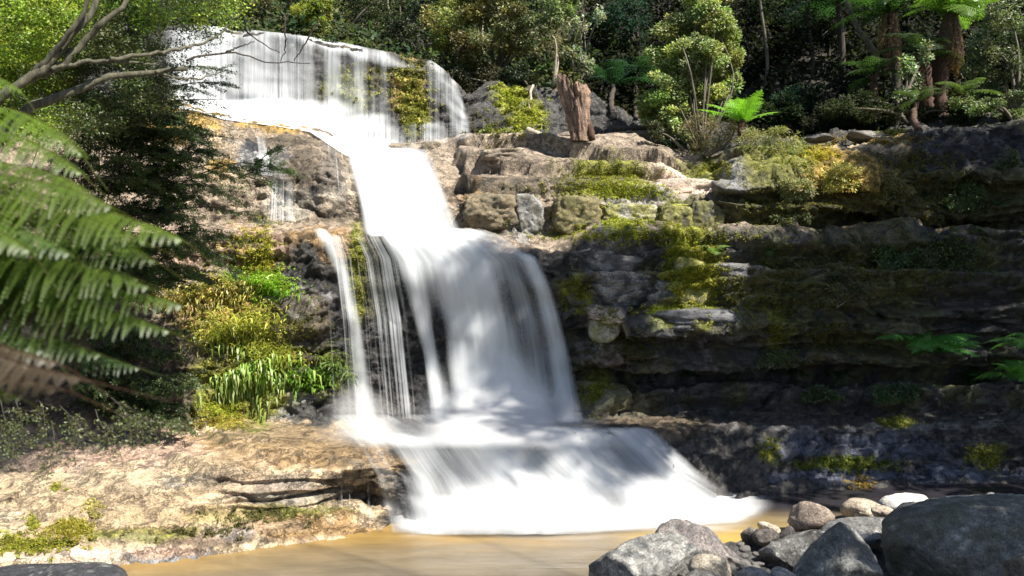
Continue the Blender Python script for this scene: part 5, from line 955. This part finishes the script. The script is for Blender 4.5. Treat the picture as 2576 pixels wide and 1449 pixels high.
def strokes_at(px, py, strokes):
    """strokes: (polyline of (px,py), half-width or list of them, density)"""
    dens = np.zeros(px.shape)
    for pl, w, a in strokes:
        pl = np.array(pl, float); ws = np.broadcast_to(np.asarray(w, float), (len(pl),))
        xc = np.interp(py, pl[:, 1], pl[:, 0]); wc = np.interp(py, pl[:, 1], ws)
        ends = smooth(pl[0, 1] - 10, pl[0, 1] + 6, py) * (1 - smooth(pl[-1, 1] - 6, pl[-1, 1] + 12, py))
        g = 1 - smooth(0.05, 1.15, np.abs(px - xc) / wc)
        dens = np.maximum(dens, 1 - (1 - dens) * (1 - a * g * ends))
    return dens
def sheet(name, left, right, y0, y1, strokes, mat, off=0.08, step=4.0, extra=None, lumps=0.03, seed=0, parent=None, minf=2, bl=2.5, fade=0):
    """a thin skin of falling water draped over the rock behind it"""
    ys = np.arange(y0, y1 + step, step); n = max(8, int(max(np.interp(ys, *zip(*[(b, a) for a, b in right])) - np.interp(ys, *zip(*[(b, a) for a, b in left]))) / step))
    l = np.interp(ys, [b for a, b in left], [a for a, b in left]); r = np.interp(ys, [b for a, b in right], [a for a, b in right])
    u = np.linspace(0, 1, n); px = l[:, None] + (r - l)[:, None] * u; py = np.broadcast_to(ys[:, None], px.shape).copy()
    if extra is not None: py = py + extra(px, py)
    D = np.empty(px.shape)
    for i in range(px.shape[0]):
        for j in range(px.shape[1]): D[i, j] = hit(px[i, j], py[i, j])[0][1]
    for _ in range(minf):                                   # keep the skin outside of bumps
        E = D.copy()
        E[1:] = np.minimum(E[1:], D[:-1] + .02); E[:-1] = np.minimum(E[:-1], D[1:] + .02); E[:, 1:] = np.minimum(E[:, 1:], D[:, :-1] + .02); E[:, :-1] = np.minimum(E[:, :-1], D[:, 1:] + .02)
        D = E
    D = blur1(blur1(D, bl, 0), bl, 1) - off
    pts = P(px, py, D).reshape(-1, 3)
    wcoord = np.stack([(u[None, :] * (r - l).mean() * D.mean() / FPX) + 0 * py, py * D.mean() / FPX * .5, 0 * py], -1).reshape(-1, 3)
    bump = fbm(wcoord * np.array([3.0, .5, 1]), 3, 200 + seed)
    pts[:, 1] -= lumps * bump; pts[:, 2] += 0
    dens = strokes_at(px, py, strokes); dens = dens * np.clip(1 + .55 * fbm(wcoord * np.array([1.7, .35, 1]), 3, 260 + seed).reshape(px.shape) * (1 - dens), .3, 1.4)
    e = np.minimum(np.minimum(u, 1 - u)[None, :] * (r - l)[:, None] / 34.0, 1) * smooth(y0, y0 + 2 * step, py)
    if fade: e = e * smooth(y0, y0 + fade, py) * (1 - smooth(y1 - fade * .6, y1, py))
    uv = np.stack([wcoord[:, 0], py.ravel() * D.mean() / FPX], -1)
    return mesh_np(name, pts - (np.array(parent.location) if parent else 0), grid_faces(*px.shape), mat, smooth_=True, attrs={'dens': (dens * np.clip(e, 0, 1)).ravel()}, uv=uv, parent=parent)

def fall(name, label, cat, at): return thing(name, label, cat, hit(*at)[0])
# upper curtain
upF = fall('upper_waterfall', 'broad white upper waterfall curtain spilling over the topmost rock lip', 'waterfall', (850, 370))
lipx = [(380, 55), (580, 74), (700, 86), (830, 104), (1000, 140), (1085, 156), (1120, 180), (1150, 214), (1185, 252), (1200, 280)]
lipy = lambda px: np.interp(px, [a for a, b in lipx], [b for a, b in lipx])
def up_warp(px, py):                                       # rows follow the lip at the top and the foot at the bottom
    t = (py - 60) / (400 - 60); foot = np.interp(px, [380, 500, 560, 700, 780, 870, 1010, 1100, 1200], [262, 280, 300, 318, 332, 392, 382, 362, 350])
    return (lipy(px) - 4) * (1 - t) + foot * t - py
UP = [([(620, 60), (640, 330)], [150, 190], .62), ([(500, 60), (470, 300)], [130, 110], .75), ([(760, 70), (740, 340)], [70, 80], .55), ([(830, 90), (850, 385)], [40, 60], .6), ([(900, 105), (915, 390)], [30, 70], .5), ([(960, 120), (975, 390)], [26, 60], .42),
      ([(1100, 150), (1165, 350)], [28, 34], .62), ([(1075, 150), (1110, 360)], [24, 50], .45), ([(1140, 200), (1185, 345)], [16, 18], .6),
      ([(640, 255), (640, 335)], [240, 260], .9), ([(800, 270), (830, 390)], [90, 140], .75), ([(930, 290), (930, 395)], [60, 130], .62), ([(1060, 310), (1060, 380)], [80, 120], .45),
      ([(700, 60), (860, 110), (1020, 170)], [160, 120, 60], .55)]
sheet('water_curtain', [(380, 60), (380, 400)], [(1198, 60), (1198, 400)], 60, 400, [(a, b, c * .82) for a, b, c in UP], W_STREAK, off=.10, extra=up_warp, parent=upF, seed=1)
sheet('water_veil', [(390, 60), (390, 400)], [(1196, 60), (1196, 400)], 60, 400, [(a, b, c * .55) for a, b, c in UP], W_FINE, off=.24, extra=up_warp, parent=upF, seed=2, bl=4)
# the chute
chF = fall('cascade', 'solid white cascade sliding down the chute between the tan bulge and the sunlit slab', 'waterfall', (1010, 560))
CH = [([(985, 372), (1000, 450), (1030, 590)], [130, 150, 165], 1.0), ([(870, 380), (905, 480), (930, 590)], [30, 40, 60], .8)]
sheet('water_stream', [(850, 368), (862, 400), (890, 500), (905, 600)], [(1090, 368), (1120, 400), (1160, 500), (1180, 560), (1230, 600)], 368, 600, CH, W_SOFT, off=.12, parent=chF, seed=3)
sheet('water_veil', [(862, 372), (890, 500), (912, 600)], [(1080, 372), (1155, 500), (1200, 600)], 374, 600, [(a, b, c * .9) for a, b, c in CH], W_STREAK, off=.22, parent=chF, seed=4)
# the main drop
mnF = fall('main_waterfall', 'tall white main waterfall dropping from the middle ledge in front of the dark cliff', 'waterfall', (1250, 1050))
MN = [([(795, 572), (832, 612), (866, 690), (898, 830), (926, 1050)], [36, 30, 26, 26, 40], .62), ([(800, 590), (825, 700), (850, 900), (880, 1040)], [40, 60, 64, 60], .28), ([(790, 575), (850, 600), (930, 640)], [60, 50, 30], .25),
      
      ([(985, 580), (1030, 660), (1060, 780), (1085, 900), (1110, 1060)], [50, 50, 38, 30, 36], .92), ([(1050, 575), (1130, 690), (1180, 820), (1215, 1060)], [110, 110, 90, 95], .97), ([(1140, 575), (1200, 660), (1230, 780), (1310, 1060)], [100, 70, 60, 120], .9),
      ([(1200, 580), (1260, 640), (1300, 720), (1360, 900), (1380, 1060)], [60, 60, 60, 75, 90], .62), ([(1260, 590), (1320, 650), (1370, 740), (1410, 880), (1440, 1060)], [46, 40, 30, 36, 44], .5), ([(1330, 640), (1365, 720), (1405, 880), (1435, 1060)], [34, 36, 36, 40], .55), 
      ([(1180, 860), (1240, 950), (1300, 1060)], [60, 150, 200], .55)]
sheet('water_curtain', [(770, 566), (785, 650), (800, 800), (815, 1070)], [(1210, 566), (1350, 610), (1420, 660), (1462, 800), (1505, 1070)], 566, 1070, [(a, b, c * .78) for a, b, c in MN], W_STREAK, off=.12, parent=mnF, seed=5, minf=5, bl=4)
sheet('water_veil', [(772, 570), (785, 650), (800, 800), (815, 1066)], [(1205, 570), (1325, 612), (1395, 660), (1435, 800), (1474, 1066)], 570, 1066, [(a, b, c * .55) for a, b, c in MN], W_SOFT, off=.38, parent=mnF, seed=6, minf=6, bl=5)
sheet('water_threads', [(770, 575), (785, 650), (800, 800), (815, 1066)], [(1010, 575), (1060, 650), (1090, 800), (1120, 1066)], 575, 1066, [([(830, 590), (850, 700), (865, 1060)], [75, 85, 85], .42), ([(930, 590), (945, 760), (962, 1055)], [60, 56, 50], .34), ([(985, 595), (1000, 780), (1030, 1055)], [40, 40, 50], .48)], W_FINE, off=.16, parent=mnF, seed=15, minf=4, bl=4)
sheet('spray', [(770, 920), (740, 1150)], [(1500, 920), (1640, 1150)], 920, 1150, [([(900, 920), (900, 1140)], [60, 180], .4), ([(1240, 900), (1250, 1050), (1260, 1160)], [150, 330, 420], .66)], W_MIST, off=.75, fade=100, parent=mnF, seed=16, minf=6, bl=6)
# lower cascade
loF = fall('lower_cascade', 'wide white lower cascade fanning over the bottom rock shelf into the pool', 'waterfall', (1400, 1320))
LO = [([(880, 1035), (930, 1085), (1020, 1110)], [100, 130, 130], .45), ([(1230, 1040), (1230, 1120)], [400, 420], .62), ([(1040, 1100), (1060, 1180), (1075, 1345)], [80, 60, 70], .62), ([(1120, 1090), (1150, 1180), (1165, 1345)], [80, 90, 100], .6), ([(1250, 1080), (1290, 1180), (1330, 1345)], [110, 150, 190], 1.0),
      ([(1420, 1080), (1470, 1180), (1530, 1345)], [130, 150, 230], .95), ([(1560, 1080), (1640, 1180), (1700, 1345)], [90, 120, 230], .66), ([(1610, 1075), (1720, 1180), (1800, 1290)], [80, 80, 130], .42), ([(960, 1100), (985, 1200), (1000, 1340)], [70, 50, 40], .32), ([(900, 1090), (930, 1180), (960, 1280)], [60, 60, 40], .2),
      ([(1400, 1250), (1450, 1345)], [420, 460], .85)]
sheet('water_sheet', [(760, 1036), (850, 1110), (900, 1200), (930, 1350)], [(1520, 1036), (1680, 1080), (1790, 1180), (1930, 1260), (2000, 1350)], 1036, 1348, [(a, b, c * .85) for a, b, c in LO], W_STREAK, off=.07, parent=loF, seed=7, minf=2, bl=3)
sheet('water_veil', [(780, 1040), (860, 1110), (920, 1200), (950, 1344)], [(1515, 1040), (1670, 1082), (1780, 1180), (1910, 1260), (1960, 1344)], 1040, 1344, [(a, b, c * .6) for a, b, c in LO], W_SOFT, off=.2, parent=loF, seed=8, minf=3, bl=5)
sheet('spray', [(940, 1180), (930, 1352)], [(1840, 1180), (2040, 1352)], 1180, 1352, [([(1300, 1190), (1320, 1270), (1330, 1350)], [140, 320, 400], .55), ([(1600, 1190), (1680, 1270), (1740, 1346)], [120, 260, 330], .55)], W_MIST, off=.35, fade=60, parent=loF, seed=17, minf=3, bl=6)
# small trickles
for nm, lab, at, L_, R_, y0, y1, st in [
    ('trickle', 'small white trickle high on the tan rounded rock', (660, 400), [(615, 330), (620, 440)], [(690, 330), (720, 440)], 338, 440, [([(652, 338), (664, 380), (688, 440)], [16, 34, 56], .52), ([(650, 390), (660, 440)], [50, 70], .4)]),
    ('trickle', 'thin veil of water under the grey rounded rock beside the chute', (715, 540), [(660, 440), (650, 560)], [(770, 440), (775, 560)], 446, 560, [([(700, 446), (705, 470), (708, 556)], [60, 76, 76], .46)]),
    ('trickle', 'sheer veil of drips down the right flank of the tan rounded rock', (850, 440), [(790, 340), (800, 530)], [(880, 340), (900, 530)], 345, 530, [([(830, 345), (850, 440), (880, 530)], [40, 40, 30], .3)]),
    ('trickle', 'white trickle between the pale slab and the bushy cliff', (1845, 450), [(1815, 395), (1815, 500)], [(1870, 395), (1880, 500)], 400, 495, [([(1845, 400), (1850, 440), (1842, 495)], [12, 18, 16], .34)]),
    ('trickle', 'trickle running off the wet orange shelf end at the lower cascade', (930, 1270), [(780, 1185), (780, 1330)], [(990, 1185), (1000, 1330)], 1188, 1330, [([(850, 1190), (860, 1280)], [60, 50], .25), ([(925, 1190), (930, 1250), (940, 1320)], [50, 40, 40], .36)]),
]:
    t = fall(nm, lab, 'trickle', at)
    sheet('water_veil', L_, R_, y0, y1, st, W_FINE, off=.05, parent=t, seed=y0)

# pool
def pool_mat():
    m, n, out = new_mat('shallow tannin water'); L = n.links.new
    b = node(n, 'ShaderNodeBsdfPrincipled', Roughness=0.07); b.inputs['IOR'].default_value = 1.33
    tc = node(n, 'ShaderNodeTexCoord'); mp = node(n, 'ShaderNodeMapping'); mp.inputs['Scale'].default_value = (0.55, 2.2, 1); L(tc.outputs['Object'], mp.inputs[0])
    nz = node(n, 'ShaderNodeTexNoise', Scale=1.6, Detail=5.0, Roughness=0.55); L(mp.outputs[0], nz.inputs['Vector'])
    a = attr(n, 'Col')
    mr = node(n, 'ShaderNodeMapRange'); mr.inputs[3].default_value = 0.5; mr.inputs[4].default_value = 1.5; L(nz.outputs[0], mr.inputs[0])
    sc = node(n, 'ShaderNodeVectorMath', operation='SCALE'); L(a.outputs['Color'], sc.inputs[0]); L(mr.outputs[0], sc.inputs[3]); L(sc.outputs[0], b.inputs['Base Color'])
    bp = node(n, 'ShaderNodeBump', Strength=0.22, Distance=0.10); L(nz.outputs[0], bp.inputs['Height']); L(bp.outputs[0], b.inputs['Normal'])
    L(b.outputs[0], out.inputs[0]); return m
gx = np.linspace(-13, 13, 220); gy = np.linspace(1.5, 13.6, 160); X, Y = np.meshgrid(gx, gy)
pts = np.stack([X, Y, 0 * X], -1).reshape(-1, 3); ppx, ppy = proj(pts)
shore = np.interp(ppx, [a for a, b in kW], [b for a, b in kW])
dist = ppy - shore                                                      # how far out from the rock foot
nn = fbm(pts * np.array([.5, 1.6, 1]), 3, 301)
g = np.exp(-np.maximum(dist + 22 * nn, 0) / 36.0)[:, None]             # shallows: golden bed close under the surface
pc = np.array([.25, .16, .052]) * g + np.array([.13, .11, .08]) * (1 - g)
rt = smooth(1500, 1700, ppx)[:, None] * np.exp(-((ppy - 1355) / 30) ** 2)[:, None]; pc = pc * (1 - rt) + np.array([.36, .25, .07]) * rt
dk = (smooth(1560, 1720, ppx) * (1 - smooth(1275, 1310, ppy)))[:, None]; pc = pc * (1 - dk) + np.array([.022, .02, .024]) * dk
pool = mesh_np('pool_water', pts, grid_faces(len(gy), len(gx)), pool_mat(), col=np.clip(pc, 0, 1), smooth_=True); tag(pool, kind='structure')
# foam spreading over the pool at the foot of the cascade
gx = np.linspace(-1.9, 4.3, 200); gy = np.linspace(8.8, 11.9, 100); X, Y = np.meshgrid(gx, gy)
fp = np.stack([X, Y, 0.03 + 0 * X], -1).reshape(-1, 3); fx, fy = proj(fp)
edge = np.interp(fx, [930, 1010, 1100, 1300, 1500, 1700, 1850, 1990], [1338, 1344, 1347, 1349, 1346, 1338, 1322, 1290]) + 6 * fbm(fp * np.array([.8, 2, 1]), 3, 311)
dn = np.maximum(1 - smooth(-26, 10, fy - edge), .30 * (1 - smooth(0, 60, fy - edge)) * (.6 + .8 * fbm(fp * np.array([.6, 3, 1]), 3, 317))) * smooth(960, 1040, fx) * (1 - smooth(1820, 1990, fx)) * smooth(1230, 1262, fy + .0)
fp[:, 2] += 0.05 * dn * (1 + fbm(fp * np.array([1.5, 3, 1]), 3, 313))
foam = mesh_np('foam', fp, grid_faces(len(gy), len(gx)), W_MIST, smooth_=True, attrs={'dens': dn}, uv=fp[:, :2]); tag(foam, 'white foam spreading over the pool at the foot of the lower cascade', 'foam', kind='stuff')
